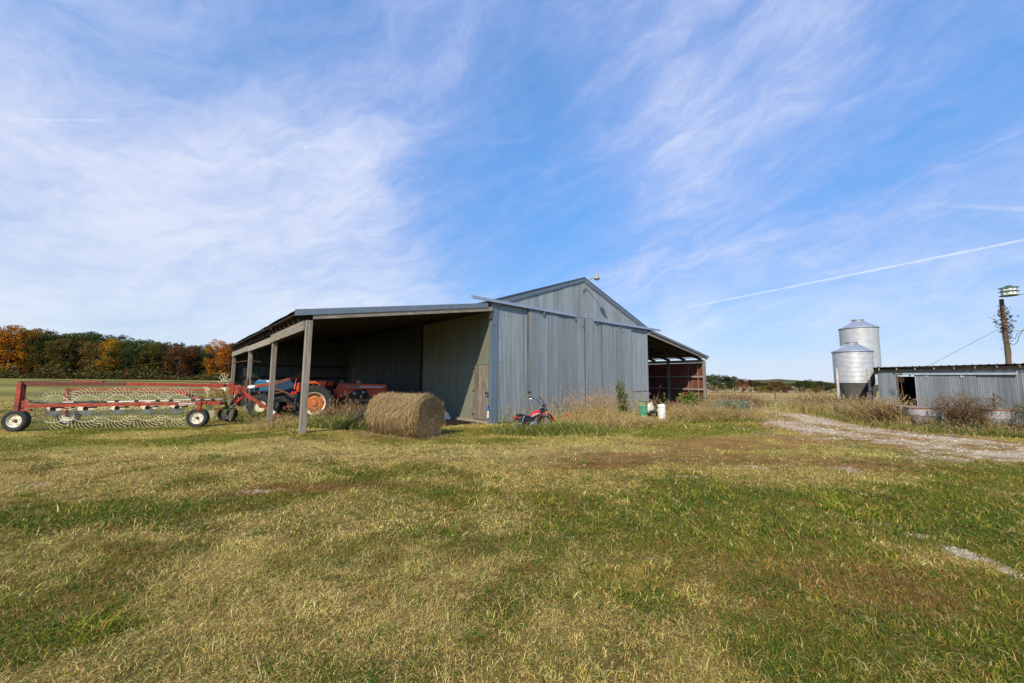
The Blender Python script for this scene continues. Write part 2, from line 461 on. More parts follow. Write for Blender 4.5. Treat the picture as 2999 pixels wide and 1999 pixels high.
def gz(x, y):
    """height of the ground"""
    x = np.asarray(x, float); y = np.asarray(y, float)
    r = np.hypot(x, y)
    left = sst(-x, 10, 60)
    h = left * sst(r, 40, 170) * 1.0
    right = sst(x, 5, 30) * sst(y, 34, 105)
    h = h - right * .45
    h = h + sst(r, 150, 900) * 3.0 * left
    h = h + .20 * np.exp(-((x + 5.75) ** 2 / 2.2 + (y - 11.0) ** 2 / 3.2))
    h = h + .05 * (fbm(x / 3.1, y / 3.1, 3, 3) - .5) * sst(r, 2, 6) * (1 - .6 * sst(r, 15, 25))
    return h


ROAD = np.array([(16.4, 5.6), (13.3, 8.3), (12.2, 9.9), (11.9, 11.9), (11.7, 13.9), (12.1, 16.6), (13.0, 19.6), (13.6, 22.3), (14.6, 24.0), (17., 26.), (24, 28)])


def polydist(x, y, pl):
    best = np.full(np.shape(x), 1e9)
    for (ax, ay), (bx, by) in zip(pl[:-1], pl[1:]):
        ex, ey = bx - ax, by - ay; t = np.clip(((x - ax) * ex + (y - ay) * ey) / (ex * ex + ey * ey), 0, 1)
        best = np.minimum(best, np.hypot(x - ax - t * ex, y - ay - t * ey))
    return best


def ell(x, y, cx, cy, rx_, ry_, ang, soft=.5):
    x = x + .5 * (fbm(x / 1.1, y / 1.1, 301, 2) - .5) * min(1, rx_); y = y + .5 * (fbm(x / 1.3, y / 1.3, 311, 2) - .5) * min(1, ry_ * 2)
    c, s_ = cos(radians(ang)), sin(radians(ang)); X = (x - cx) * c + (y - cy) * s_; Y = -(x - cx) * s_ + (y - cy) * c
    return 1 - sst(np.hypot(X / rx_, Y / ry_), 1 - soft, 1 + soft)


def fields(x, y):
    """gravel, brown, green, straw masks in 0..1"""
    n1 = fbm(x / 2.6, y / 2.6, 11, 4); n2 = fbm(x / .8, y / .8, 21, 4); n3 = fbm(x / .22, y / .22, 31, 3)
    rd = polydist(x, y, ROAD)
    rw = 1.65 + .5 * (n1 - .5)
    road = 1 - sst(rd + (n2 - .5) * 1.5 + (n3 - .5) * .5, rw - .4, rw + .35)
    mid = (1 - sst(rd, .2, .6)) * sst(y, 7, 11) * .95
    road = road * (1 - mid * sst(n2 + .3 * n3, .30, .60))
    road = road * (1 - .85 * sst(n2 * .7 + n3 * .3, .47, .60) * sst(y, 7.5, 10.5))
    ap = (1 - sst(rd, 2.0, 4.6)) * sst(.6 * n2 + .4 * n3, .56, .68)
    strip = ell(x, y, 4.33, 4.02, .62, .13, 94, .6) * sst(n2 * .3 + n3 * .7, .30, .48)
    spots = ell(x, y, -3.58, 5.85, .30, .10, 4, .5) * sst(n3, .40, .62) * .7
    spots = np.maximum(spots, ell(x, y, -7.2, 6.2, .5, .14, 10, .5) * sst(n3, .48, .66) * .5)
    spots = np.maximum(spots, ell(x, y, 5.2, 7.7, 1.5, .4, 8, .6) * sst(n2 * .5 + n3 * .5, .52, .64))
    spots = np.maximum(spots, ell(x, y, 3.7, 6.9, 1.0, .35, -6, .6) * sst(n2 * .5 + n3 * .5, .56, .66))
    gravel = np.clip(np.maximum.reduce([road, ap * .8, strip * 1.1, spots]), 0, 1)
    # reddish brown dead growth
    br = ell(x, y, 3.2, 8.9, 2.6, .55, 8, .5)
    br = np.maximum(br, ell(x, y, 5.6, 8.8, 2.8, .8, -20, .5))
    br = np.maximum(br, ell(x, y, 1.7, 7.8, 1.3, .32, 10, .5))
    br = np.maximum(br, ell(x, y, 6.4, 11., 3.4, 1.0, 20, .5) * .8)
    br = np.maximum(br, (1 - sst(rd, 1.6, 3.2)) * .7)
    br = np.maximum(br, ell(x, y, -3.0, 6.0, 1.2, .28, 12, .5) * .9)
    br = np.maximum(br, ell(x, y, 2.4, 3.4, 1.4, .5, 0, .6) * .35)
    brown = np.clip(1.25 * br * sst(n2 * .6 + n1 * .4, .28, .46) + .38 * sst(n2 * .6 + n3 * .4, .54, .70) + .06, 0, 1)
    # greener band across the lawn (old wheel tracks) and lower right
    gr = ell(x, y, -4.6, 5.0, 3.6, .45, 22, .6) * .9
    gr = np.maximum(gr, ell(x, y, .5, 6.4, 4.6, 1.1, -3, .5) * .75)
    gr = np.maximum(gr, ell(x, y, 4.5, 5.2, 3.8, 1.7, 0, .5) * .85)
    gr = np.maximum(gr, ell(x, y, 2.3, 2.9, 2.4, 1.0, 0, .5) * .95)
    gr = np.maximum(gr, ell(x, y, .2, 2.2, 1.6, .45, 0, .5) * .7)
    gr = np.maximum(gr, ell(x, y, 9.5, 7., 3.0, 1.8, 0, .5) * .7)
    gr = np.maximum(gr, ell(x, y, -7, 10.8, 5.0, .9, 14, .5) * .8)
    gr = np.maximum(gr, ell(x, y, -2, 10.8, 3.5, .55, 6, .5) * .85)
    gr = np.maximum(gr, ell(x, y, 6.5, 14.0, 4.0, 1.6, 30, .5) * .7)
    gr = np.maximum(gr, ell(x, y, 10.2, 19., 1.4, 4.0, 0, .5) * .8)
    gr = np.maximum(gr, ell(x, y, -2.9, 2.6, .5, .3, 0, .6) * .9)
    green = sst(np.clip(gr * .50 + (n1 - .5) * 1.7 + (n2 - .5) * 1.5 + (n3 - .5) * .6 + .13, 0, 1), .08, .76)
    st = ell(x, y, -4.5, 8.2, 5.5, 1.7, 6, .5) * .5
    st = np.maximum(st, ell(x, y, .6, 9.4, 3.2, 1.1, 0, .5) * .6)
    st = np.maximum(st, ell(x, y, -1.5, 3.6, 2.2, 1.2, 10, .5) * .45)
    straw = np.clip(.35 + st + (n2 - .5) * .8 - green * .3, 0, 1)
    return gravel, brown, green, straw


cGREEN = np.array((.145, .185, .016)); cDGREEN = np.array((.055, .088, .010)); cSTRAW = np.array((.74, .555, .195)); cOLIVE = np.array((.36, .295, .052))
cBROWN = np.array((.34, .165, .060)); cSOIL = np.array((.085, .055, .028)); cGRAV = np.array((.48, .37, .25))


def lerp(a, b, t): return a * (1 - t[..., None]) + b * t[..., None]


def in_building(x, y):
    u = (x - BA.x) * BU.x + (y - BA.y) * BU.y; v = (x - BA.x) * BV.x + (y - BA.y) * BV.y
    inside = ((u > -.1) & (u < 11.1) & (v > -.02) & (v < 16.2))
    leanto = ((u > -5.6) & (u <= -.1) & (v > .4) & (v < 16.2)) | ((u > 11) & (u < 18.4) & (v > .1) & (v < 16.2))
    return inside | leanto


def ground_color(x, y):
    gv, br, gr, stw = fields(x, y)
    n = fbm(x / .35, y / .35, 41, 3)
    base = lerp(np.broadcast_to(cOLIVE * .8, x.shape + (3,)), cSTRAW * .70, stw)
    base = lerp(base, cGREEN * .8, gr * .75)
    base = lerp(base, cBROWN * .85, br * .75)
    base = lerp(base, cSOIL, sst(n, .45, .75) * .45)
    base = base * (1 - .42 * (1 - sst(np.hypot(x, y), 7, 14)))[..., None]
    # far meadow: mown swaths on the left, tawny rough grass on the right
    r = np.hypot(x, y)
    sw = .5 + .5 * np.sin(y * .33 + x * .05 + 2.5 * fbm(x / 30, y / 30, 51, 2))
    far = lerp(np.broadcast_to(np.array((.15, .135, .030)), x.shape + (3,)), np.array((.29, .235, .060)), np.clip(sw * .7 + (fbm(x / 9, y / 3, 61, 3) - .5) * 1.6, 0, 1))
    base = lerp(base, far, sst(r, 18, 30) * sst(-x, -4, 8))
    fr = lerp(np.broadcast_to(np.array((.20, .21, .05)), x.shape + (3,)), np.array((.42, .31, .13)), sst(y + 6 * (fbm(x / 6, y / 6, 71, 3) - .5), 33, 42))
    fr = lerp(fr, np.array((.20, .12, .07)), sst(fbm(x / 5, y / 8, 81, 3), .52, .7) * sst(y, 30, 40) * .6)
    base = lerp(base, fr, sst(r, 25, 32) * sst(x, 4, 10))
    ib = in_building(x, y)
    base = np.where(ib[..., None], np.array((.030, .023, .016)), base)  # soil floor, coloured extra dark for the shade under the roofs
    base = lerp(base, cGRAV * (.75 + .5 * fbm(x / .12, y / .12, 91, 2))[..., None], gv)
    return base


# ground sheet
def sinh_axis(c, s_, n, lo, hi):
    a, b = math.asinh((lo - c) / s_), math.asinh((hi - c) / s_)
    return c + s_ * np.sinh(np.linspace(a, b, n))
gx = sinh_axis(1.0, 5.0, 400, -1500, 1500); gy = sinh_axis(4.0, 3.5, 400, -300, 1800)
GX, GY = np.meshgrid(gx, gy); GZ = gz(GX, GY)
idx = np.arange(GX.size).reshape(GX.shape)
F = np.stack([idx[:-1, :-1], idx[:-1, 1:], idx[1:, 1:], idx[1:, :-1]], -1).reshape(-1, 4)
gm, n, p, _ = new_mat('ground_soil_and_turf')
a = n.new('ShaderNodeAttribute', attribute_name='Col').outputs['Color']
w = worldpos(n); f1 = n.noise(w, 55, 4, .7); f2 = n.noise(w, 7, 4, .65)
cc = n.vm('SCALE', a, n.m('MULTIPLY_ADD', n.ramp(f1, .25, .75), .8, .6)); cc = n.vm('SCALE', cc, n.m('MULTIPLY_ADD', f2, .5, .75))
P(n, p, cc, .95, 0, .1); bump(n, p, f1, .8, .02)
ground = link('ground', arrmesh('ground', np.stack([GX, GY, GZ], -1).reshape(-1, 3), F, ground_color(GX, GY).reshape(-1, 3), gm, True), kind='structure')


# ------------------------------------------------------------------ blades (lawn and weeds)
def blades(x, y, z0, h, w, lean, col, seg=2, curl=1.0, head=0.0, headcol=None):
    """numpy strip blades: seg quads each ending in a tip; returns V,F,col"""
    n = len(x); az = RNG.uniform(0, 2 * pi, n); fz = RNG.uniform(0, 2 * pi, n)
    ldx, ldy = np.cos(az) * lean, np.sin(az) * lean
    sx, sy = np.cos(fz) * w / 2, np.sin(fz) * w / 2
    V = []; Cc = []
    for k in range(seg):
        t = k / seg
        cx = x + ldx * h * (t ** (1 + curl)); cy = y + ldy * h * (t ** (1 + curl)); cz = z0 + h * t * (1 - .35 * lean * t)
        ww = 1 - .45 * t
        V += [np.stack([cx - sx * ww, cy - sy * ww, cz], -1), np.stack([cx + sx * ww, cy + sy * ww, cz], -1)]
        sh = 1 - .0 * (1 - t); Cc += [col * sh, col * sh]
    V.append(np.stack([x + ldx * h, y + ldy * h, z0 + h * (1 - .35 * lean)], -1)); Cc.append(col)
    V = np.stack(V, 1); Cc = np.stack(Cc, 1); m = 2 * seg + 1; base = np.arange(n)[:, None] * m
    Q = [base + np.array([2 * k, 2 * k + 1, 2 * k + 3, 2 * k + 2]) for k in range(seg - 1)]
    T = base + np.array([2 * seg - 2, 2 * seg - 1, 2 * seg])
    Fs = [T] + Q
    V = V.reshape(-1, 3); Cc = Cc.reshape(-1, 3)
    if head:
        # seed heads: small diamonds strung along the tip of some of the stalks
        pick = np.where(RNG.random(n) < head)[0]; k = 5
        vs, fs, cs = [], [], []
        o = len(V)
        tx, ty, tz = x[pick] + ldx[pick] * h[pick], y[pick] + ldy[pick] * h[pick], z0[pick] + h[pick] * (1 - .35 * lean[pick])
        for j in range(k):
            jx, jy, jz = (RNG.normal(0, .012, len(pick)) for _ in range(3)); s_ = RNG.uniform(.012, .03, len(pick))
            a2 = RNG.uniform(0, 2 * pi, len(pick)); cx, cy, cz = tx + jx - ldx[pick] * .03 * j, ty + jy - ldy[pick] * .03 * j, tz + jz - .025 * j
            q = np.stack([np.stack([cx, cy, cz + s_ * 1.4], -1), np.stack([cx + np.cos(a2) * s_ * .6, cy + np.sin(a2) * s_ * .6, cz], -1),
                          np.stack([cx, cy, cz - s_ * 1.4], -1), np.stack([cx - np.cos(a2) * s_ * .6, cy - np.sin(a2) * s_ * .6, cz], -1)], 1)
            vs.append(q.reshape(-1, 3)); fs.append(o + np.arange(len(pick) * 4).reshape(-1, 4)); o += len(pick) * 4
            hc = headcol if headcol is not None else np.array((.40, .28, .16))
            cs.append(np.repeat(hc * RNG.uniform(.7, 1.2, (len(pick), 1)), 4, 0))
        V = np.concatenate([V] + vs); Cc = np.concatenate([Cc] + cs); Fs += fs
    return V, Fs, Cc


def blade_color(x, y, jitter=.25):
    gv, br, gr, stw = fields(x, y); n = len(x)
    u = RNG.random(n)
    # each blade is straw, olive, green or brown; the share of each follows the patch it grows in
    pg = np.clip(.07 + gr * .85, 0, .9); ps = np.clip(.20 + stw * .70 - gr * .45 - br * .2, .05, .9); pb = np.clip(.05 + br * 1.3, 0, 1.4)
    t = pg + ps + pb + .22
    c = np.where((u < pg / t)[:, None], np.where(RNG.random((n, 1)) < .4, cDGREEN * 1.2, cGREEN), np.where((u < (pg + ps) / t)[:, None], cSTRAW, np.where((u < (pg + ps + pb) / t)[:, None], cBROWN, cOLIVE)))
    return c * RNG.uniform(1 - jitter, 1 + jitter, (n, 1)) * np.array((1, 1, 1)) + 0, gv, br, gr


def scatter(Y0, Y1, dens):
    Ya, Yb = Y0 + .9, Y1 + .9; area = 1.33 * (Yb ** 2 - Ya ** 2); n = int(area * dens)
    y = np.sqrt(RNG.uniform(Ya ** 2, Yb ** 2, n)); x = RNG.uniform(-1.33, 1.33, n) * y; y = y - .9
    return x, y


def leafcards(cx, cy, cz, s_, cols, up=.4):
    n = len(cx); nz = RNG.normal(0, 1, (n, 3)); nz[:, 2] = np.abs(nz[:, 2]) + up; nz /= np.linalg.norm(nz, axis=1, keepdims=True)
    t1 = np.cross(nz, RNG.normal(0, 1, (n, 3))); t1 /= np.linalg.norm(t1, axis=1, keepdims=True); t2 = np.cross(nz, t1); c = np.stack([cx, cy, cz], -1); s_ = np.asarray(s_)[:, None]
    V = np.stack([c - t1 * s_, c + t2 * s_ * .45, c + t1 * s_, c - t2 * s_ * .45], 1).reshape(-1, 3); F = np.arange(n * 4).reshape(-1, 4)
    return V, [F], np.repeat(cols, 4, 0)


LAWN = []
def lawn(Y0, Y1, dens, hh, ww, seg):
    x, y = scatter(Y0, Y1, dens)
    # clumpy density
    cl_ = fbm(x / .11, y / .11, 101, 2); keep = RNG.random(len(x)) < sst(cl_, .18, .55) * .9 + .15
    x, y = x[keep], y[keep]
    c, gv, br, gr = blade_color(x, y)
    keep = (RNG.random(len(x)) > gv * .93) & ~in_building(x, y)
    x, y, c, gr, br = x[keep], y[keep], c[keep], gr[keep], br[keep]
    n = len(x)
    h = hh * RNG.lognormal(0, .38, n) * (.75 + .5 * gr) * (1 - .35 * br)
    # tufts of coarser, taller pale blades
    tf = sst(fbm(x / .45, y / .45, 111, 2), .60, .72) * (RNG.random(n) < .35); h = h * (1 + .5 * tf); w_ = ww * RNG.uniform(.6, 1.3, n) * (1 + .5 * tf)
    c = c * (1 + .25 * tf)[:, None]
    c = np.clip(c, 0, .8)
    V, F, Cc = blades(x, y, gz(x, y) - .004, h, w_, RNG.uniform(.25, 1.6, n), c, seg, 1.0)
    LAWN.append((V, F, Cc))
lawn(1.8, 4.2, 11000, .034, .0046, 2)
lawn(4.2, 8.0, 3600, .038, .0074, 2)
lawn(8.0, 14., 900, .045, .013, 1)
lawn(14., 26., 200, .065, .032, 1)


def thatch(Y0, Y1, dens, ln, wd):
    # dead stems lying flat between the living blades
    x, y = scatter(Y0, Y1, dens); gv, br, gr, stw = fields(x, y); k = (RNG.random(len(x)) < .35 + .5 * stw + .3 * br - .3 * gr) & (RNG.random(len(x)) > gv) & ~in_building(x, y); x, y, br = x[k], y[k], br[k]; n = len(x)
    a = RNG.uniform(0, 2 * pi, n); l = ln * RNG.lognormal(0, .5, n); w = wd * RNG.uniform(.6, 1.4, n); dx_, dy_ = np.cos(a), np.sin(a); z = gz(x, y) + RNG.uniform(.002, .022, n); tz = RNG.normal(0, .18, n) * l
    V = np.stack([np.stack([x - dy_ * w / 2, y + dx_ * w / 2, z], -1), np.stack([x + dy_ * w / 2, y - dx_ * w / 2, z], -1), np.stack([x + dx_ * l, y + dy_ * l, z + tz], -1)], 1).reshape(-1, 3)
    c = np.where(RNG.random((n, 1)) < (.3 + .6 * br)[:, None], cBROWN * 1.1, cSTRAW) * RNG.uniform(.45, 1.15, (n, 1))
    LAWN.append((V, [np.arange(n * 3).reshape(-1, 3)], np.repeat(c, 3, 0)))
thatch(1.8, 4.2, 5000, .045, .0032); thatch(4.2, 8.5, 1600, .06, .006)


def tufts(m, Y0, Y1, bl, h0, w0):
    # coarse tufts: a dozen blades fanning out of one crown
    x, y = scatter(Y0, Y1, m / (1.33 * (Y1 ** 2 - Y0 ** 2))); gv, br, gr, stw = fields(x, y); k = (RNG.random(len(x)) < .25 + .75 * sst(fbm(x / 1.2, y / 1.2, 131, 3), .42, .62)) & (gv < .3) & ~in_building(x, y); x, y, gr = x[k], y[k], gr[k]
    n = len(x); sz = RNG.lognormal(0, .35, n); cc = np.where(RNG.random((n, 1)) < .55, np.array((.25, .235, .05)), np.where(RNG.random((n, 1)) < .5, np.array((.10, .17, .025)), np.array((.58, .48, .18)))) * RNG.uniform(.8, 1.2, (n, 1))
    X, Y, Z, Cc = np.repeat(x, bl), np.repeat(y, bl), np.repeat(sz, bl), np.repeat(cc, bl, 0) * RNG.uniform(.7, 1.25, (n * bl, 1)); N_ = n * bl
    X = X + RNG.normal(0, .012, N_) * Z; Y = Y + RNG.normal(0, .012, N_) * Z
    LAWN.append(blades(X, Y, gz(X, Y) - .003, h0 * Z * RNG.uniform(.6, 1.2, N_), np.full(N_, w0), RNG.uniform(.4, 1.7, N_), Cc, 2, 1.2))
tufts(1500, 2.0, 5.0, 16, .050, .0045); tufts(3600, 5.0, 10.5, 11, .052, .008)


def join(parts, name, mat, kind='stuff', parent=None):
    o = 0; Vs, Cs, Q, T = [], [], [], []
    for V, F, Cc in parts:
        Vs.append(V); Cs.append(Cc)
        for f in F: (T if f.shape[1] == 3 else Q).append(f + o)
        o += len(V)
    Fs = ([np.concatenate(T)] if T else []) + ([np.concatenate(Q)] if Q else [])
    return link(name, arrmesh(name, np.concatenate(Vs), Fs, np.concatenate(Cs), mat), parent, kind)
join(LAWN, 'grass', 'grass')

def clover(Y0, Y1, dens, sz):
    x, y = scatter(Y0, Y1, dens); gv, br, gr, stw = fields(x, y); k = (RNG.random(len(x)) < sst(fbm(x / .5, y / .5, 141, 3), .50, .64) * (.3 + .7 * gr)) & (gv < .4); x, y = x[k], y[k]; n = len(x)
    return leafcards(x, y, gz(x, y) + RNG.uniform(.01, .035, n), sz * RNG.uniform(.6, 1.3, n), np.array((.055, .12, .018)) * RNG.uniform(.6, 1.4, (n, 1)), 1.4)
join([clover(1.8, 4.2, 4000, .008), clover(4.2, 8.5, 1300, .014)], 'clover', 'leafm')

# gravel stones on the bare patches and the drive
def stones(n, x, y, s_):
    """squashed octahedra"""
    oc = np.array([(1, 0, 0), (0, 1, 0), (-1, 0, 0), (0, -1, 0), (0, 0, .6), (0, 0, -.6)], float); fc = np.array([(0, 1, 4), (1, 2, 4), (2, 3, 4), (3, 0, 4)])
    V = oc[None] * s_[:, None, None] * RNG.uniform(.6, 1.3, (n, 6, 3)); a = RNG.uniform(0, 6.28, n); ca, sa = np.cos(a)[:, None], np.sin(a)[:, None]
    X = V[..., 0] * ca - V[..., 1] * sa; Y = V[..., 0] * sa + V[..., 1] * ca
    V = np.stack([X + x[:, None], Y + y[:, None], V[..., 2] + gz(x, y)[:, None] + .002], -1)
    F = (np.arange(n)[:, None, None] * 6 + fc[None]).reshape(-1, 3)
    c = np.array((.56, .455, .33)) * RNG.uniform(.55, 1.25, (n, 1)) * (1 + RNG.uniform(-.06, .06, (n, 3)))
    return V.reshape(-1, 3), [F], np.repeat(c, 6, 0)
def gravel(Y0, Y1, dens, s_):
    x, y = scatter(Y0, Y1, dens); gv = fields(x, y)[0]; k = RNG.random(len(x)) < gv; x, y = x[k], y[k]
    return stones(len(x), x, y, s_ * RNG.lognormal(0, .4, len(x)))
join([gravel(3.0, 5.2, 1500, .010), gravel(5.2, 9.5, 420, .014), gravel(9.5, 24, 120, .026)], 'gravel_stones', 'straw')


V_, C_ = [], []


# ------------------------------------------------------------------ barn
PITCH_C = .068
def corr(name, x0, x1, zb, zt, y, mat, parent, axis='x', amp=.0125, pitch=PITCH_C, zb2=None, off=0.0, n_side=1):
    """vertical corrugated sheet; zb, zt numbers or functions of x; axis 'x': lies along local x at y; 'y': along local y at x=y"""
    ft = zt if callable(zt) else (lambda q: zt); fb = zb if callable(zb) else (lambda q: zb)
    nn = max(2, int((x1 - x0) / pitch * 6)); xs = [x0 + (x1 - x0) * i / nn for i in range(nn + 1)]
    xs = [q for q in xs if ft(q) - fb(q) > .01] or xs[:2]
    vs = []
    for q in xs:
        dd = amp * sin(2 * pi * (q + off) / pitch)
        for z in (fb(q), ft(q)): vs.append((q, y + dd, z) if axis == 'x' else (y + dd, q, z))
    mb = MB(); mb.add(vs, [(2 * i, 2 * i + 2, 2 * i + 3, 2 * i + 1) for i in range(len(xs) - 1)])
    return mb.build(name, mat, parent, smooth=True)


barn = thing('metal_barn', 'grey corrugated metal barn with open lean-to sheds on both sides', 'barn', BA, atan2(BU.y, BU.x))
W, L = 11.0, 16.1
roofz = lambda u: 4.62 + .345 * (u if u < W / 2 else W - u)
def splits(a, b, w):
    out = [a]
    while b - out[-1] > w * 1.35: out.append(out[-1] + w * random.uniform(.93, 1.07))
    return out + [b]
def sheets(par, a, b, w, zb, zt, y, mat, axis='x', amp=.0125, name='wall_sheet', jit=.004):
    q = splits(a, b, w)
    for i in range(len(q) - 1):
        corr(name, q[i] - .012, q[i + 1] + .012, zb, zt, y + (jit if i % 2 else -jit) + random.uniform(-.002, .002), mat, par, axis, amp, off=random.random() * .01)
# front wall
sheets(barn, .265, 1.84, .66, .03, 4.62, 0, 'galv')
sheets(barn, 9.30, 11.0, .68, .03, 4.62, 0, 'galv')
sheets(barn, 0.1, 10.9, .66, 4.60, lambda u: max(4.61, roofz(u) - .06), .01, 'galv', amp=.012)
MB().span((1.7, .06, .02), (9.4, .10, 4.6)).build('door_opening_backing', 'hole', barn)
for (a, b, hang) in ((1.83, 5.45, (2.7, 4.75)), (5.48, 9.34, (6.35, 8.3))):
    dr = MB().span((a, -.05, .08), (b, -.035, 4.58)).build('sliding_door', 'galv_door', barn)
    sheets(dr, a, b, .62, .06, 4.60, -.085, 'galv_door', name='door_sheet', amp=.011, jit=.009)
    for hx in hang:
        MB().span((hx - .035, -.14, 4.40), (hx + .035, -.075, 4.60)).cyl((hx, -.15, 4.47), (hx, -.07, 4.47), .045).build('door_roller', 'trim', dr)
MB().span((1.82, -.085, .06), (1.865, -.04, 4.6)).build('door_edge_strip', 'plank', barn)
MB().beam((5.30, -.10, 4.22), (5.44, -.10, 4.06), .02, .02).build('door_latch_bar', 'rust', barn)
MB().span((9.36, -.03, 1.12), (11.0, -.018, 1.15)).build('sheet_lap', 'trim', barn)
# box rail and covers
def rail(a, b, za, zb_, nm='door_track'):
    mb = MB(); R_ = []
    for u, z in ((a, za), (b, zb_)): R_.append([(u, -.03, z + .15), (u, -.13, z + .12), (u, -.17, z), (u, -.14, z - .005), (u, -.10, z + .06), (u, -.03, z + .06)])
    k = len(R_[0]); mb.add(R_[0] + R_[1], [(i, (i + 1) % k, k + (i + 1) % k, k + i) for i in range(k)] + [tuple(range(k))[::-1], tuple(range(k, 2 * k))])
    return mb.build(nm, 'trim_b', barn)
rail(-1.04, 4.78, 4.62, 4.57); rail(6.10, 12.28, 4.53, 4.56)
MB().span((4.78, -.05, 4.58), (6.10, -.015, 4.625)).build('track_backing', 'hole', barn)
# corner flashings
MB().span((-.012, -.03, 0), (.265, .0, 4.60)).span((-.03, -.03, 0), (-.012, .135, 4.60)).build('corner_trim', 'corner', barn)
MB().span((10.93, -.03, 0), (11.03, .0, 4.60)).build('corner_trim', 'trim_b', barn)
MB().span((-.036, -.036, 3.72), (.27, -.031, 3.735)).build('flashing_lap', 'rust', barn)
# rake trims
def rake(p, q, h, t, nm, mat):
    p, q = Vector(p), Vector(q)
    vs = [p, q, q + Vector((0, 0, h)), p + Vector((0, 0, h))]; return MB().poly(vs, (0, -t, 0)).build(nm, mat, barn)
rake((-.12, -.03, 4.46), (5.5, -.03, 6.42), .17, .02, 'rake_trim', 'trim'); rake((5.5, -.03, 6.42), (11.12, -.03, 4.46), .17, .02, 'rake_trim', 'trim')
rake((.2, -.012, 4.52), (5.5, -.012, 6.37), .06, .012, 'rake_lip', 'trim_b'); rake((5.5, -.012, 6.37), (10.9, -.012, 4.48), .06, .012, 'rake_lip', 'trim_b')
# main roof sheets (run down the slope)
def roof_sheet(name, v0, v1, ua, za, ub, zb_, mat, par, amp=.009, pitch=PITCH_C, seg=None, sag=0):
    nn = max(2, int((v1 - v0) / pitch * (seg or 4))); vs = []; K = 2 if not sag else 7
    for i in range(nn + 1):
        v = v0 + (v1 - v0) * i / nn; dd = amp * sin(2 * pi * v / pitch)
        for k in range(K):
            t = k / (K - 1); vs.append((ua + (ub - ua) * t, v, za + (zb_ - za) * t + dd + sag * sin(v * .9 + k) * t))
    return MB().add(vs, [(K * i + k, K * i + K + k, K * i + K + k + 1, K * i + k + 1) for i in range(nn) for k in range(K - 1)]).build(name, mat, par, smooth=True)
for (ua, za, ub, zb_) in ((5.5, 6.60, -.14, 4.65), (5.5, 6.60, 11.14, 4.65)):
    q = splits(-.06, L + .1, .9)
    for i in range(len(q) - 1): roof_sheet('roof_sheet', q[i] - .02, q[i + 1] + .02, ua, za + .004 * (i % 2), ub, zb_ + .004 * (i % 2), 'galv_dark', barn)
# side wall (left) with plank door
DV0, DV1 = .145, 1.12
sheets(barn, DV1 + .01, 5.48, .62, .02, 4.58, -.0, 'galv_side', 'y', amp=.007)
sheets(barn, .13, DV1 + .01, .6, 2.25, 4.58, -.0, 'galv_side', 'y', amp=.007)
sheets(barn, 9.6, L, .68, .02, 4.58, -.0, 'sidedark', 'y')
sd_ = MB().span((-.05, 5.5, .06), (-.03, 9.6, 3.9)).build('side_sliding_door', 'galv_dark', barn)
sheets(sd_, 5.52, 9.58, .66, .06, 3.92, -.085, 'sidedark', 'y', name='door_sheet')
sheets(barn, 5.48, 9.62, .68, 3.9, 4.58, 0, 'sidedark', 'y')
MB().span((-.11, 5.455, .05), (-.03, 5.50, 3.92)).build('door_edge_strip', 'darkwood', barn)
MB().span((-.10, .05, -.02), (.02, 3.2, .10)).build('sill_board', 'wood', barn)
MB().span((-.08, 1.2, .0), (-.01, 5.4, .07)).build('sill_board', 'rust', barn)
ed = thing('entry_door', '', '', (0, 0, 0)); del ed['label'], ed['category']; ed.parent = barn; ed['label'] = 'weathered plank door'
pv = DV0; k = 0
while pv < DV1 - .05:
    wd = min(random.uniform(.13, .17), DV1 - pv); zt = 2.22 + random.uniform(-.006, .006); t = .03 + random.uniform(-.004, .004)
    MB().span((-.012 - t, pv + .003, .13 + random.uniform(-.01, .012)), (-.012, pv + wd - .003, zt)).build('plank', 'plank', ed); pv += wd
for z in (.30, 1.22, 2.08): MB().span((-.062, DV1 - .14, z - .035), (-.047, DV1 + .03, z + .035)).cyl((-.06, DV1 + .015, z - .06), (-.06, DV1 + .015, z + .06), .014).build('hinge', 'rust', ed)
pl = MB().span((-.09, .10, 1.00), (-.055, .17, 1.07)).tube([(-.072, .115, 1.07), (-.072, .115, 1.12), (-.072, .135, 1.14), (-.072, .155, 1.12), (-.072, .155, 1.07)], .006, 6).build('padlock', 'rust', ed)
MB().span((-.075, .10, 1.13), (-.05, .30, 1.17)).cyl((-.08, .26, 1.15), (-.05, .26, 1.15), .03).build('hasp', 'blackm', ed)
MB().span((-.04, DV0 - .02, 2.235), (.0, DV1 + .02, 2.26)).build('door_head', 'trim', ed)
# right side wall of the core and rear wall
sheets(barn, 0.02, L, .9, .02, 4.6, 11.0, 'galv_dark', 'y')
sheets(barn, 0, 11, .9, .02, roofz, L, 'galv_dark')

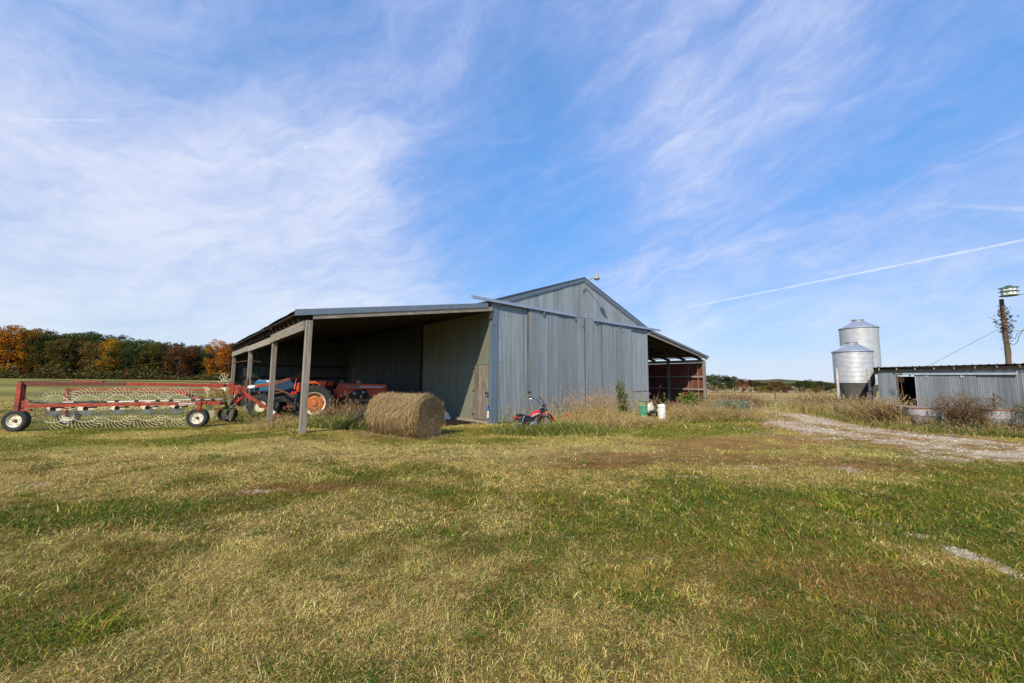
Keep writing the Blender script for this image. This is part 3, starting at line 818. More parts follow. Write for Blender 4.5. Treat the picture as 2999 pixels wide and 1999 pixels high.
# left lean-to
LU, LR = -6.5, -6.8
lz = lambda u: 4.50 + (u / -6.8) * (3.40 - 4.50)        # roof underside
q = splits(-.10, L + .05, .92)
for i in range(len(q) - 1): roof_sheet('lean_to_roof_sheet', q[i] - .02, q[i + 1] + .02, 0.0, 4.56 + .004 * (i % 2), LR, 3.46 + .004 * (i % 2) + random.uniform(-.012, .012), 'galv_dark', barn, sag=.012)
v = .28; k = 0
while v < L - .1:      # rafters: ends stand over the beam
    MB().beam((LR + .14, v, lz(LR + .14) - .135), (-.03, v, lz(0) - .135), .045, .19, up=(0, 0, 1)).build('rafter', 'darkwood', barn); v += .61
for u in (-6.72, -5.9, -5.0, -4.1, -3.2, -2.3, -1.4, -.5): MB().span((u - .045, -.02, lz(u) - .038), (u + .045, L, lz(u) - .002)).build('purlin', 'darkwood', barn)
MB().poly([(-6.35, -.045, lz(-6.35) - .20), (-.05, -.045, lz(0) - .22), (-.05, -.045, lz(0) - .06), (-6.35, -.045, lz(-6.35) - .06)], (0, -.05, 0)).build('fascia_board', 'woodh', barn)
for a_, b_ in ((-6.82, -3.0), (-3.0, -.28)):
    MB().poly([(a_, -.10, lz(a_) - .075), (b_, -.10, lz(b_) - .075), (b_, -.10, lz(b_) + .095), (a_, -.10, lz(a_) + .095)], (0, -.02, 0)).build('fascia_trim', 'trim', barn)
MB().span((-.12, -.06, 3.98), (-.035, .02, 4.30)).build('rafter_block', 'rust', barn)
for v, zt, lean in ((-.27, 3.20, .01), (4.28, 2.93, 0), (9.8, 2.93, .0), (15.95, 2.93, 0)):
    MB().beam((LU, v, -.05), (LU + lean, v, zt), .155, .155, up=(0, 1, 0)).build('post', 'wood', barn, bevel=.006)
MB().span((-6.58, 16.04, 0), (-6.4, 16.12, 2.95)).build('corner_trim', 'trim_b', barn)
bz = [(-.20, 2.93, 3.19), (4.40, 2.90, 3.17), (4.41, 2.87, 3.10), (9.9, 2.86, 3.10), (9.91, 2.90, 3.14), (16.1, 2.88, 3.12)]
for i in (0, 2, 4):
    a_, b_ = bz[i], bz[i + 1]
    MB().poly([(LU - .125, a_[0], a_[1]), (LU - .125, b_[0], b_[1]), (LU - .125, b_[0], b_[2]), (LU - .125, a_[0], a_[2])], (.045, 0, 0)).build('header_beam', 'woodh', barn)
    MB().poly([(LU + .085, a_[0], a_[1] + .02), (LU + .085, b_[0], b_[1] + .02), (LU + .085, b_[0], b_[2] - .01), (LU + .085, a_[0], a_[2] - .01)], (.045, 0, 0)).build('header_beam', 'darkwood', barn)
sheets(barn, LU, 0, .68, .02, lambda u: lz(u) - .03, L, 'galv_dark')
for z in (.85, 1.70, 2.43): MB().span((LU, L - .09, z - .05), (-.02, L - .02, z + .05)).build('girt', 'darkwood', barn)

# right lean-to
RU, RR = 18.2, 18.58
rz = lambda u: 4.52 + (u - 11) / (18.58 - 11) * (3.32 - 4.52)
q = splits(-.12, L + .05, .92)
for i in range(len(q) - 1): roof_sheet('lean_to_roof_sheet', q[i] - .02, q[i + 1] + .02, 11.0, 4.58 + .004 * (i % 2), RR, 3.38 + .004 * (i % 2), 'galv_dark', barn)
v = .35
while v < L:
    MB().beam((11.02, v, rz(11) - .13), (RR - .05, v, rz(RR) - .13), .045, .17).build('rafter', 'darkwood', barn); v += 1.15
for u in (11.5, 12.5, 13.5, 14.5, 15.5, 16.5, 17.5, 18.4): MB().span((u - .04, -.05, rz(u) - .042), (u + .04, L, rz(u) - .004)).build('purlin', 'darkwood', barn)
MB().poly([(11.03, -.03, rz(11) - .24), (18.5, -.03, rz(18.5) - .17), (18.5, -.03, rz(18.5) - .02), (11.03, -.03, rz(11) - .04)], (0, -.045, 0)).build('fascia_board', 'woodh', barn)
MB().poly([(11.2, -.12, rz(11.2) - .03), (18.62, -.12, rz(18.62) - .03), (18.62, -.12, rz(18.62) + .10), (11.2, -.12, rz(11.2) + .09)], (0, -.02, 0)).build('fascia_trim', 'trim', barn)
for v in (.05, 2.62, 5.3, 8.0, 10.7, 13.4, 15.9):
    MB().beam((RU, v, -.1), (RU, v, 3.0 if v > 1 else 3.12), .16, .16, up=(0, 1, 0)).build('post', 'wood', barn, bevel=.006)
for a_, b_ in ((0, 5.3), (5.32, 10.7), (10.72, 16.0)): MB().span((RU - .13, a_, 2.98), (RU - .085, b_, 3.17)).build('header_beam', 'woodh', barn)
for z in (1.18, 2.03): MB().span((RU - .12, .1, z - .05), (RU - .085, 15.9, z + .05)).build('girt', 'woodh', barn)
q = splits(.1, L, .66)
for i in range(len(q) - 1): corr('side_sheet', q[i] - .01, q[i + 1] + .01, .03, 2.97, RU + .1 + .004 * (i % 2), 'redsheet', barn, 'y', amp=.006)
for v in (.45, 1.12): MB().span((RU - .082, v - .02, .1), (RU - .06, v + .02, 2.98)).build('light_gap_strip', 'wood', barn)  # pale strips put where narrow gaps between the sheets look light
sheets(barn, 11, 18.3, .9, .02, lambda u: rz(u) - .05, L, 'galv_dark')
# things fixed on the barn
t = thing('yard_light', 'bell shaped yard light on a curved arm at the barn gable peak', 'lamp', BW(5.47, 0, 0), atan2(BU.y, BU.x))
MB().tube([(0, -.03, 5.98), (0, -.05, 6.10), (.0, -.13, 6.24), (0, -.32, 6.38), (-.01, -.52, 6.44), (-.02, -.70, 6.45)], .022, 10).build('arm', 'lampgrey', t, smooth=True)
MB().span((-.03, -.05, 5.95), (.03, .0, 6.16)).span((-.06, -.06, 6.0), (.05, -.035, 6.04)).build('bracket', 'lampgrey', t)
MB().lathe([(.145, 0), (.15, .015), (.135, .05), (.10, .075), (.075, .09), (.075, .21), (.055, .235), (.03, .24), (.03, .275), (0, .28)], 20, (-.03, -.84, 6.34), cap=False).build('lamp_housing', 'lampgrey', t, smooth=True)
MB().lathe([(0.0, -.10), (.03, -.09), (.038, -.05), (.038, .02)], 14, (-.03, -.84, 6.33), cap=False).build('bulb', 'glass', t, smooth=True)
MB().span((-.05, -.78, 6.43), (.02, -.70, 6.47)).build('collar', 'lampgrey', t)
MB().span((-.008, -.02, 5.74), (.008, -.012, 5.95)).build('wire', 'rust', t)
t = MB().span((-.10, -.06, 0), (.10, .06, .14)).span((-.11, -.07, .135), (.11, .07, .15)).build('meter_box', 'trim', None, bevel=.006)
t.location = BW(RU + .08, -.1, 1.52); t.rotation_euler.z = atan2(BU.y, BU.x); tag(t, 'small grey metal box on the outer post of the right lean-to', 'box')
t = thing('hanging_scraper', 'white strip with bright blue grip hanging beside the plank door', 'tool', BW(-.06, .07, 0), atan2(BU.y, BU.x))
MB().span((-.02, -.03, .22), (.0, .045, .52)).build('strip', 'white', t, bevel=.004)
MB().box((-.03, .01, .60), (.05, .05, .20), Matrix.Rotation(.25, 3, 'X')).box((-.03, .0, .54), (.06, .14, .055)).build('grip', 'glove', t, bevel=.015)


# ------------------------------------------------------------------ wheels
def tyre_mesh(R, r, w, lugs=0, name='tyre'):
    """tyre around the y axis, R outer radius, r rim radius"""
    mb = MB(); pr = [(r, -w * .38), (r + (R - r) * .35, -w * .5), (R - (R - r) * .22, -w * .49), (R, -w * .36), (R, w * .36), (R - (R - r) * .22, w * .49), (r + (R - r) * .35, w * .5), (r, w * .38)]
    mb.lathe(pr, 40, axis='y', cap=False)
    if lugs:
        for i in range(lugs):
            for s_ in (-1, 1):
                a = 2 * pi * (i + (.5 if s_ > 0 else 0)) / lugs; da = .16
                p = Vector((cos(a) * (R + .012), s_ * w * .46, sin(a) * (R + .012))); q = Vector((cos(a + da) * (R + .012), s_ * w * .03, sin(a + da) * (R + .012)))
                rad = Vector((cos(a), 0, sin(a))); mb.beam(p, q, .045, .055, up=rad)
    return mb.mesh(name, 'black', True)


def rim_mesh(r, w, deep=.03, mats=('cream', 'rustred'), name='rim', holes=5):
    mb = MB(); mb.use(mats[0])
    mb.lathe([(r + .012, -w * .40), (r, -w * .40), (r * .96, -w * .36), (r * .86, -w * .2), (r * .82, -w * .12), (r * .78, -w * .16), (r * .45, -w * .20), (r * .40, -w * .14), (0, -w * .14)], 30, axis='y', cap=False)
    mb.lathe([(r + .012, w * .4), (r * .9, w * .3), (0, w * .2)], 24, axis='y', cap=False)
    mb.use(mats[1]); mb.lathe([(0, -w * .40), (r * .18, -w * .38), (r * .24, -w * .26), (r * .27, -w * .13)], 14, axis='y', cap=False)
    mb.use('hole')
    for i in range(holes):
        a = 2 * pi * i / holes + .3; c = (cos(a) * r * .62, -w * .185, sin(a) * r * .62); mb.lathe([(r * .06, 0), (r * .06, -.006)], 8, c, axis='y')
    return mb.mesh(name, None, True)


def wheel(parent, c, R, r, w, tm, rm, rz_=0, name='wheel'):
    """wheel as a part; tyre and rim as sub-parts"""
    o = bpy.data.objects.new(name, None); C.objects.link(o); o.parent = parent; o.location = c; o.rotation_euler = (0, 0, rz_); o.empty_display_size = .1
    inst('tyre', tm, o); inst('rim', rm, o); return o


# ------------------------------------------------------------------ hay rake
R0 = Vector((-14.65, 11.97, 0)); RAZ = atan2(.304, .953)
rake_o = thing('hay_rake', 'red wheel rake folded for towing with cream spoked tines and white rims', 'hay rake', R0, RAZ)
tm = tyre_mesh(.31, .185, .20); rm = rim_mesh(.19, .20)
for c, a in (((0, 0.02, .31), -.10), ((4.52, 0, .31), -.05), ((.12, 1.85, .31), .1), ((4.75, 1.95, .28), .0)):
    wheel(rake_o, c, .31, .185, .20, tm, rm, a)
B = lambda nm, mat='rakered', **k: (lambda mb: mb)
def rb(p, q, w=.1, h=.1, nm='frame_beam', mat='rakered', par=None): return MB().beam(p, q, w, h).build(nm, mat, par or rake_o, bevel=.006)
rb((.10, 0, .745), (4.72, 0, .785), .10, .105, 'lower_beam'); rb((4.78, .02, .78), (5.12, .06, .79), .13, .13, 'beam_end')
rb((.0, .04, .58), (-.0, .04, 1.42), .11, .20, 'corner_post'); rb((-.06, .03, .85), (.26, .03, .86), .10, .08, 'bracket'); rb((-.06, .03, .62), (.30, .03, .62), .10, .07, 'bracket')
rb((-.02, .10, .31), (.0, .10, .66), .07, .07, 'axle_arm', 'rustred')
rb((-.10, .06, 1.40), (2.3, .42, 1.40), .11, .12, 'upper_beam', 'rustred'); rb((2.3, .42, 1.40), (5.12, .92, 1.36), .09, .11, 'upper_beam')
rb((1.05, .30, 1.44), (1.75, .38, 1.43), .17, .13, 'beam_sleeve', 'rakered'); rb((4.45, .78, 1.365), (4.92, .86, 1.36), .13, .145, 'beam_sleeve')
rb((3.95, .72, 1.37), (4.3, .78, 1.37), .095, .115, 'beam_sleeve', 'rustred')
rb((.12, 1.7, 1.20), (4.65, 1.5, 1.18), .08, .07, 'far_beam'); rb((.4, 1.60, 1.10), (4.3, 1.45, 1.08), .05, .04, 'far_tie_bar', 'rustred')
rb((.10, 1.75, .34), (.12, 1.72, 1.24), .09, .17, 'far_post'); rb((3.25, 1.35, 1.20), (4.25, .95, .83), .11, .11, 'diagonal_beam'); rb((4.1, 1.0, .84), (5.0, .55, .74), .08, .09, 'diagonal_beam', 'rustred')
rb((3.4, 1.4, 1.05), (4.6, 1.1, .86), .04, .04, 'brace', 'rustred')
rb((5.12, .95, 1.04), (5.12, .95, 1.46), .16, .14, 'head_post'); rb((5.05, .95, 1.24), (5.42, .98, 1.22), .13, .30, 'head_plate')
rb((5.20, .95, 1.34), (6.50, 1.02, .35), .11, .12, 'tongue'); rb((6.50, 1.02, .35), (6.9, 1.03, .10), .08, .10, 'hitch_bar')
MB().beam((6.42, 1.0, .42), (6.53, 1.0, .335), .125, .135).build('reflector', 'white', rake_o)
MB().cyl((5.55, .9, 1.02), (5.28, .9, .72), .035).build('cylinder_body', 'motored', rake_o, smooth=True); MB().cyl((5.28, .9, .72), (4.98, .9, .42), .014).build('cylinder_rod', 'chrome', rake_o)
rb((4.6, 1.3, 1.1), (4.95, 1.4, .45), .07, .07, 'axle_leg', 'rustred'); rb((4.85, 1.0, 1.15), (5.0, 1.2, .35), .05, .06, 'axle_leg', 'rustred'); rb((5.35, .9, 1.1), (5.0, 1.15, .55), .05, .06, 'axle_leg', 'rustred')
rb((5.3, .95, 1.1), (5.15, 1.1, .6), .05, .09, 'fold_arm', 'rustred'); rb((4.75, .6, .55), (5.3, .9, .55), .05, .05, 'fold_arm', 'rustred')
# hydraulic pipe and cylinder along the lower beam
MB().tube([(.2, -.02, .84), (1.0, -.03, .83), (1.4, -.03, .83)], .022, 8).build('pipe', 'blackm', rake_o); MB().cyl((1.05, -.03, .845), (1.3, -.03, .845), .014).build('cylinder_rod', 'chrome', rake_o)
MB().cyl((1.3, -.03, .845), (2.1, -.03, .85), .030).build('cylinder_body', 'blackm', rake_o); MB().tube([(2.1, -.03, .85), (3.2, -.03, .875), (4.1, 0, .90), (5.15, .06, .915)], .013, 8).build('push_rod', 'lampgrey', rake_o, smooth=True)
for x in (1.75, 2.35, 2.85, 3.4, 3.75, 4.35, 4.6, 4.9): MB().box((x, -.02, .86 + .012 * (x - 2)), (.09, .06, .075)).build('rod_clamp', 'blackm', rake_o)
for k in range(5): rb((.68 + .79 * k, .10, .665), (1.02 + .79 * k, .10, .685), .04, .04, 'wheel_arm', 'blackm'); rb((.75 + .79 * k, .05, .72), (.75 + .79 * k, .12, .64), .05, .05, 'wheel_bracket', 'rustred')
rb((2.92, -.02, .69), (2.95, -.02, .86), .07, .06, 'latch'); rb((4.56, -.06, .62), (4.56, -.06, .84), .10, .09, 'pivot'); MB().cyl((4.56, -.06, .56), (4.56, -.06, .62), .06).build('pivot_cap', 'motored', rake_o)
MB().tube([(.02, .0, 1.45), (.10, -.04, 1.30), (.13, -.05, 1.1), (.2, -.05, .95), (.4, -.05, .86), (.8, -.03, .84)], .011, 7).build('hose', 'cable', rake_o, smooth=True)
MB().tube([(-.05, .04, 1.47), (.6, .15, 1.49), (1.3, .3, 1.50), (2.6, .5, 1.48), (3.6, .65, 1.49), (4.6, .8, 1.45), (5.2, .9, 1.47), (5.4, .92, 1.38)], .012, 7).build('hose', 'cable', rake_o, smooth=True)
MB().tube([(5.35, .85, 1.30), (5.5, .75, 1.0), (5.65, .70, .7), (5.85, .7, .4), (6.15, .75, .16), (6.45, .8, .08), (6.9, .85, .06)], .018, 8).build('hose', 'cable', rake_o, smooth=True)
dcl = MB().span((3.98, -.0565, .755), (4.42, -.053, .800)).build('decal', 'white', rake_o)
text_part('H&S  HI-CAPACITY  RAKE', .034, 'blackm', dcl, Matrix.Translation((4.20, -.058, .777)) @ Matrix.Rotation(pi / 2, 4, 'X'), 1.0)
# spider wheels: each tine is a piece of its own
def tine_mesh(R=.655):
    # radial wire that sweeps back past the ring and hooks at the tip
    pts = []
    for r_, a_ in ((.13, 0), (.42, .035), (.50, .10), (.58, .235), (.635, .36)): pts.append((r_ * cos(a_), 0, r_ * sin(a_)))
    pts.append((R * cos(.345) - .00, 0.012, R * sin(.345) + .0)); pts.append(((R + .01) * cos(.25), .045, (R + .01) * sin(.25)))
    return MB().tube(pts, .0072, 4, cap=False).mesh('tine', 'tine', True)
TINE = tine_mesh()
HUB = MB().use('cream').lathe([(.20, -.012), (.20, .004), (.10, .02), (.07, .02), (.07, -.02), (.10, -.012), (.20, -.012)], 28, axis='y', cap=False).use('hole').lathe([(.05, -.05), (.055, .03)], 12, axis='y')
for i in range(12): a = 2 * pi * i / 12; HUB.lathe([(.008, 0), (.008, -.003)], 6, (cos(a) * .16, -.0135, sin(a) * .16), axis='y')
HUB = HUB.mesh('hub_plate', None, True)
RING = MB().tube([(.42 * cos(2 * pi * i / 40), 0.006, .42 * sin(2 * pi * i / 40)) for i in range(40)], .009, 5, closed=True).mesh('ring', 'tine', True)
def rake_wheel(c, rx_=0, rz_=0, tines=32, ph=0, tilt=0.0, joined=False):
    o = bpy.data.objects.new('rake_wheel', None); C.objects.link(o); o.parent = rake_o; o.location = c; o.rotation_euler = (tilt, ph, rz_)
    inst('hub_plate', HUB, o); inst('ring', RING, o)
    if joined:
        mb = MB()
        for i in range(tines):
            R_ = Matrix.Rotation(2 * pi * i / tines, 3, 'Y'); mb.add([R_ @ v.co for v in TINE.vertices], [tuple(f.vertices) for f in TINE.polygons])
        mb.build('tines', 'tine', o, smooth=True, kind='stuff')
    else:
        for i in range(tines): inst('tine', TINE, o, rot=(0, 2 * pi * i / tines, 0))
for k in range(5): rake_wheel((.64 + .79 * k, .30, .625 + .005 * k), ph=.3 + .7 * k, rz_=random.uniform(-.03, .03), tilt=random.uniform(-.03, .03))
rake_wheel((4.62, 1.75, 1.16), rz_=radians(-52), tilt=.08, joined=True, tines=16); rake_wheel((5.05, 1.5, .72), rz_=radians(-66), tilt=-.15, joined=True, tines=30); rake_wheel((4.35, 1.3, .80), rz_=radians(-55), tilt=.2, joined=True, tines=30)
MB().tube([(5.02 + .17 * cos(a), .72, .66 + .17 * sin(a)) for a in [2 * pi * i / 24 for i in range(24)]], .012, 6, closed=True).build('coiled_hose', MT['drum'], rake_o, smooth=True)
# loose hay caught in the folded frame
x = RNG.normal(0, .22, 900); y = RNG.normal(0, .18, 900)
V, F, Cc = blades(x, y, RNG.uniform(.0, .38, 900), RNG.uniform(.1, .35, 900), np.full(900, .009), RNG.uniform(.8, 2.4, 900), cSTRAW * RNG.uniform(.35, 1.0, (900, 1)), 2)
o = link('caught_hay', arrmesh('caught_hay', V, F, Cc, 'straw'), rake_o, 'stuff'); o.location = (4.72, .95, .72)


# ------------------------------------------------------------------ orange tractor
TR = thing('orange_tractor', 'orange farm tractor with big black rear tyre parked under the left lean-to', 'tractor', (-7.62, 15.6, 0), radians(13))
# local: x forward, y away, z up; origin below the near rear wheel
tmr = tyre_mesh(.70, .42, .40, lugs=20, name='rear_tyre'); rmr = MB().use('cream').lathe([(.43, -.17), (.42, -.17), (.40, -.14), (.36, -.05), (.34, .0)], 32, axis='y', cap=False)
rmr.use('orangehub').lathe([(.345, -.01), (.30, -.03), (.22, -.075), (.14, -.06), (.12, -.10), (.05, -.12), (0, -.12)], 28, axis='y', cap=False)
rmr.use('oxide')
for i in range(8): a = 2 * pi * i / 8; rmr.lathe([(.014, 0), (.014, -.03)], 7, (cos(a) * .10, -.09, sin(a) * .10), axis='y')
for i in range(6): a = 2 * pi * i / 6 + .2; rmr.box((cos(a) * .31, -.05, sin(a) * .31), (.07, .05, .05), Matrix.Rotation(-a, 3, 'Y'))
rmr = rmr.mesh('rear_rim', None, True)
wheel(TR, (0, 0, .69), 0, 0, 0, tmr, rmr); wheel(TR, (0, 1.55, .69), 0, 0, 0, tmr, rmr, pi)
tmf = tyre_mesh(.36, .21, .20); rmf = rim_mesh(.215, .19, mats=('orangehub', 'orangehub'))
wheel(TR, (2.25, .10, .36), 0, 0, 0, tmf, rmf); wheel(TR, (2.25, 1.45, .36), 0, 0, 0, tmf, rmf, pi)
def ext(pts, y0, y1, nm, mat, par=None, bev=.012): return MB().poly([(x, y0, z) for x, z in pts], (0, y1 - y0, 0)).build(nm, mat, par or TR, bevel=bev)
ext([(.66, 1.30), (.74, 1.46), (2.56, 1.43), (2.60, 1.34), (2.60, 1.22), (.62, 1.22)], .46, 1.10, 'hood', 'orange')
ext([(.52, 1.24), (1.42, 1.22), (.98, .90), (.66, .90)], .42, .455, 'side_panel', 'orange'); ext([(1.80, 1.22), (2.60, 1.22), (2.60, .92), (1.98, .90)], .42, .455, 'grille_panel', 'orange')
ext([(2.44, .94), (2.60, .94), (2.60, 1.22), (2.44, 1.22)], .456, 1.10, 'radiator_shell', 'orange')
MB().span((1.02, .452, 1.285), (2.50, .4585, 1.355)).build('side_stripe', 'alu', TR)
st_ = MB().span((1.03, .4478, 1.293), (1.55, .4515, 1.347)).build('name_plate', 'blackm', TR)
text_part('ALLIS-CHALMERS', .052, 'chrome', st_, Matrix.Translation((1.29, .4465, 1.32)) @ Matrix.Rotation(pi / 2, 4, 'X'), 1.05)
ext([(.45, .62), (1.1, .58), (2.5, .60), (2.5, .80), (1.9, .84), (1.3, .95), (.5, 1.0)], .62, .94, 'engine_block', 'rustred')
for x, z, s_ in ((1.35, 1.05, .07), (1.5, .9, .09), (1.7, 1.1, .06), (1.72, .86, .08)): MB().box((x, .56, z), (s_ * 1.6, .08, s_ * 1.5)).cyl((x, .5, z), (x, .6, z + .02), s_ * .4).build('engine_fitting', random.choice(['alu', 'orangehub', 'blackm']), TR)
MB().cyl((1.62, .50, .85), (1.62, .50, .97), .05).build('oil_filter', 'yellow', TR)
MB().span((1.35, .45, .76), (2.3, .50, .80)).build('step_rail', 'tank', TR)
ext([(-.5, .45), (.8, .5), (.8, .8), (-.5, .9)], .5, 1.05, 'transmission_case', 'rustred')
fp = [(-.52, 1.0), (-.66, 1.22), (-.62, 1.46), (-.45, 1.53), (.42, 1.55), (.34, 1.33), (.28, 1.30), (.05, 1.45), (-.3, 1.43), (-.44, 1.25), (-.42, 1.02)]
for y0 in (-.12, 1.35): ext(fp, y0, y0 + .36, 'fender', 'orange')
MB().poly([(-.62, .24, .62), (-.62, .26, 1.46), (.42, .26, 1.54), (.34, .26, 1.30), (.2, .26, .62)], (0, .03, 0)).build('fender_plate', 'orange', TR)
MB().box((-.72, -.02, 1.44), (.03, .06, .42), Matrix.Rotation(.12, 3, 'Y'), taper=.2).build('warning_flag', m_plain('fluorescent_orange', (.95, .16, .03), .5, var=.05), TR)
MB().cyl((-.62, .1, 1.30), (-.62, .1, 1.42), .06).build('work_lamp', 'chrome', TR)
MB().lathe([(.16, 0), (.19, .05), (.17, .1), (.02, .1)], 16, (.05, .78, 1.28)).span((-.14, .62, 1.36), (-.10, .94, 1.62)).build('seat', 'rubber2', TR)
MB().tube([(.48 + .16 * cos(a) * .5, .78 + .17 * sin(a), 1.62 + .16 * cos(a) * .8) for a in [2 * pi * i / 20 for i in range(20)]], .012, 6, closed=True).cyl((.48, .78, 1.62), (.72, .78, 1.42), .02).build('steering_wheel', 'rubber2', TR)
MB().cyl((2.12, .72, 1.42), (2.12, .72, 1.92), .035).build('intake_pipe', 'blackm', TR); MB().lathe([(.03, 0), (.11, .02), (.12, .07), (.09, .11), (0, .12)], 16, (2.12, .72, 1.90), cap=False).build('pre_cleaner', 'rust', TR, smooth=True)
MB().cyl((1.25, .78, 1.42), (1.25, .78, 1.75), .055).cyl((1.25, .78, 1.75), (1.25, .78, 2.15), .03).build('exhaust_stack', 'rust', TR)
for y in (.45, .95):
    MB().beam((-.2, y, .62), (-1.15, y, .52), .05, .09).build('lower_link', 'rustred', TR); MB().beam((-.45, y, 1.0), (-.85, y, .58), .045, .045).build('lift_rod', 'motored', TR); MB().beam((-.4, y, 1.04), (-.9, y, 1.08), .05, .06).cyl((-.93, y - .04, 1.08), (-.93, y + .04, 1.08), .05).build('lift_arm', 'motored', TR)
MB().span((-1.2, .3, .44), (-1.12, 1.2, .54)).build('drawbar', 'rustred', TR); MB().beam((-.5, .7, 1.3), (-.72, .7, .9), .1, .12).build('control_box', 'motored', TR)


# ------------------------------------------------------------------ loader tractor behind
LT = thing('blue_tractor', 'blue tractor with long rusty orange loader arms behind the lean-to posts', 'tractor', (-11.15, 17.9, 0), radians(12))
tml = tyre_mesh(.50, .25, .30, lugs=14); rml = rim_mesh(.26, .27, mats=('cream', 'blackm'))
wheel(LT, (0.05, -.1, .42), 0, 0, 0, tml, rml); wheel(LT, (0.05, 1.5, .42), 0, 0, 0, tml, rml, pi)
wheel(LT, (2.35, -.05, .72), 0, 0, 0, tmr, rmr); wheel(LT, (2.35, 1.6, .72), 0, 0, 0, tmr, rmr, pi)
def ext2(pts, y0, y1, nm, mat): return MB().poly([(x, y0, z) for x, z in pts], (0, y1 - y0, 0)).build(nm, mat, LT, bevel=.03)
ext2([(-.50, 1.02), (-.48, 1.42), (-.36, 1.56), (.18, 1.57), (.2, 1.02)], .45, 1.1, 'hood', 'blue'); ext2([(.22, 1.02), (.22, 1.54), (1.1, 1.56), (1.3, 1.45), (1.3, 1.02)], .5, 1.05, 'hood_rear', 'navy'); ext2([(-.35, .55), (1.9, .55), (1.9, .98), (-.35, .94)], .55, 1.0, 'engine_block', 'blackm')  # hood rear and engine block coloured dark to imitate the lean-to's shade
MB().span((-.565, .55, 1.0), (-.545, 1.0, 1.5)).build('grille', 'blackm', LT); MB().span((.02, .44, 1.47), (.16, .448, 1.54)).build('badge', 'white', LT)
for y in (.05, 1.5):
    MB().beam((-.85, y, 1.18), (.6, y, 1.42), .09, .15).build('loader_arm', 'armorange', LT, bevel=.01); MB().beam((.55, y, 1.41), (1.75, y, 1.86), .08, .14).build('loader_arm', 'rustred', LT, bevel=.01)
    MB().beam((.15, y, .55), (-.62, y, .75), .06, .08).beam((-.6, y, .5), (-.62, y, 1.6), .10, .12).build('mast', 'rust', LT); MB().cyl((-.4, y, .72), (.9, y, 1.05), .035).build('lift_cylinder', 'rustred', LT)
    MB().beam((.5, y, 1.22), (1.35, y, .85), .07, .07).build('brace', 'rustred', LT)
MB().cyl((-1.0, 0.05, .98), (.3, .05, 1.1), .02).build('hose', 'cable', LT)
lb = MB().lathe([(.001, -.005), (.16, -.005), (.16, .0)], 24, (0, 0, 0), axis='y').mesh('oval_badge', 'white'); o = inst('oval_badge', lb, LT, (-.42, -.002, 1.26), (0, radians(-8), 0), (1.0, 1, .42))
MB().tube([(-1.5, -.1, 2.25), (-.6, -.15, 2.40), (-.4, -.1, 2.40), (-.1, 0, 2.36)], .014, 6).build('hook_rod', 'rustred', LT)
for (p_, q_) in (((1.3, .3, 1.75), (1.8, .9, 2.45)), ((1.4, .5, 1.8), (1.9, .4, 2.3)), ((1.5, .2, 1.9), (2.0, .8, 2.1))): MB().beam(p_, q_, .05, .05).build('brace', 'rust', LT)

# stored goods behind the tractors, dim under the roof
t = thing('scrap_shelf', 'dim heap of boards and tins behind the orange tractor hood', 'shelf', tuple(BW(-2.2, 10.5, 0)), atan2(BU.y, BU.x) - .3)
MB().span((-1.4, -.3, 1.30), (1.4, .3, 1.36)).span((-1.3, -.25, 0), (-1.2, .25, 1.3)).span((1.2, -.25, 0), (1.3, .25, 1.3)).build('rack', 'darkwood', t)
t2 = thing('tin_row', 'dusty pale tins and a blue can standing on the dim shelf', 'tins', tuple(BW(-2.2, 10.5, 1.36)), atan2(BU.y, BU.x) - .3)
for i, (x, r_, h_, m_) in enumerate(((-1.0, .10, .2, 'tank'), (-.7, .12, .16, 'cream'), (-.3, .09, .25, 'blue'), (.1, .16, .18, 'tank'), (.55, .1, .22, 'rust'), (.9, .14, .2, 'cream'))):
    MB().lathe([(r_, 0), (r_, h_), (r_ * .8, h_ + .02), (0, h_ + .02)], 14, (x, 0, 0)).build('tin', m_, t2)


# ------------------------------------------------------------------ motorcycle
MO = thing('motorcycle', 'small red trail motorcycle standing in tall grass before the barn', 'motorcycle', (.64, 13.0, -.03), radians(31))
MO.scale = (.89, .89, .89)
def wheel_m(c, R, name='wheel'):
    o = bpy.data.objects.new(name, None); C.objects.link(o); o.parent = MO; o.location = c
    MB().lathe([(R - .055, -.03), (R - .02, -.04), (R, -.022), (R, .022), (R - .02, .04), (R - .055, .03)], 36, axis='y', cap=False).build('tyre', 'black', o, smooth=True)
    MB().lathe([(R - .05, -.028), (R - .07, -.022), (R - .07, .022), (R - .05, .028)], 36, axis='y', cap=False).build('rim', 'chrome', o, smooth=True)
    mb = MB()
    for i in range(28): a = 2 * pi * i / 28; mb.cyl((0.02 * cos(a + .8), .02 * (-1) ** i, .02 * sin(a + .8)), ((R - .065) * cos(a), 0, (R - .065) * sin(a)), .0022, 3)
    mb.build('spokes', 'chrome', o, kind='stuff'); MB().cyl((0, -.05, 0), (0, .05, 0), .035).build('hub', 'alu', o)
FW, RW = (.62, 0, .29), (-.58, 0, .27)
wheel_m(FW, .30); wheel_m(RW, .27)
def mt(pts, r, nm, mat, n=8): return MB().tube(pts, r, n).build(nm, mat, MO, smooth=True)
for y in (-.085, .085):
    mt([(.62, y, .29), (.60, y, .52)], .020, 'fork_slider', 'alu'); mt([(.60, y, .50), (.565, y, .93)], .014, 'fork_tube', 'chrome')
    mt([(-.58, y * 1.2, .27), (-.12, y, .33)], .016, 'swingarm', 'blackm'); mt([(-.52, y * 1.3, .30), (-.36, y * 1.2, .60)], .018, 'shock', 'chrome')
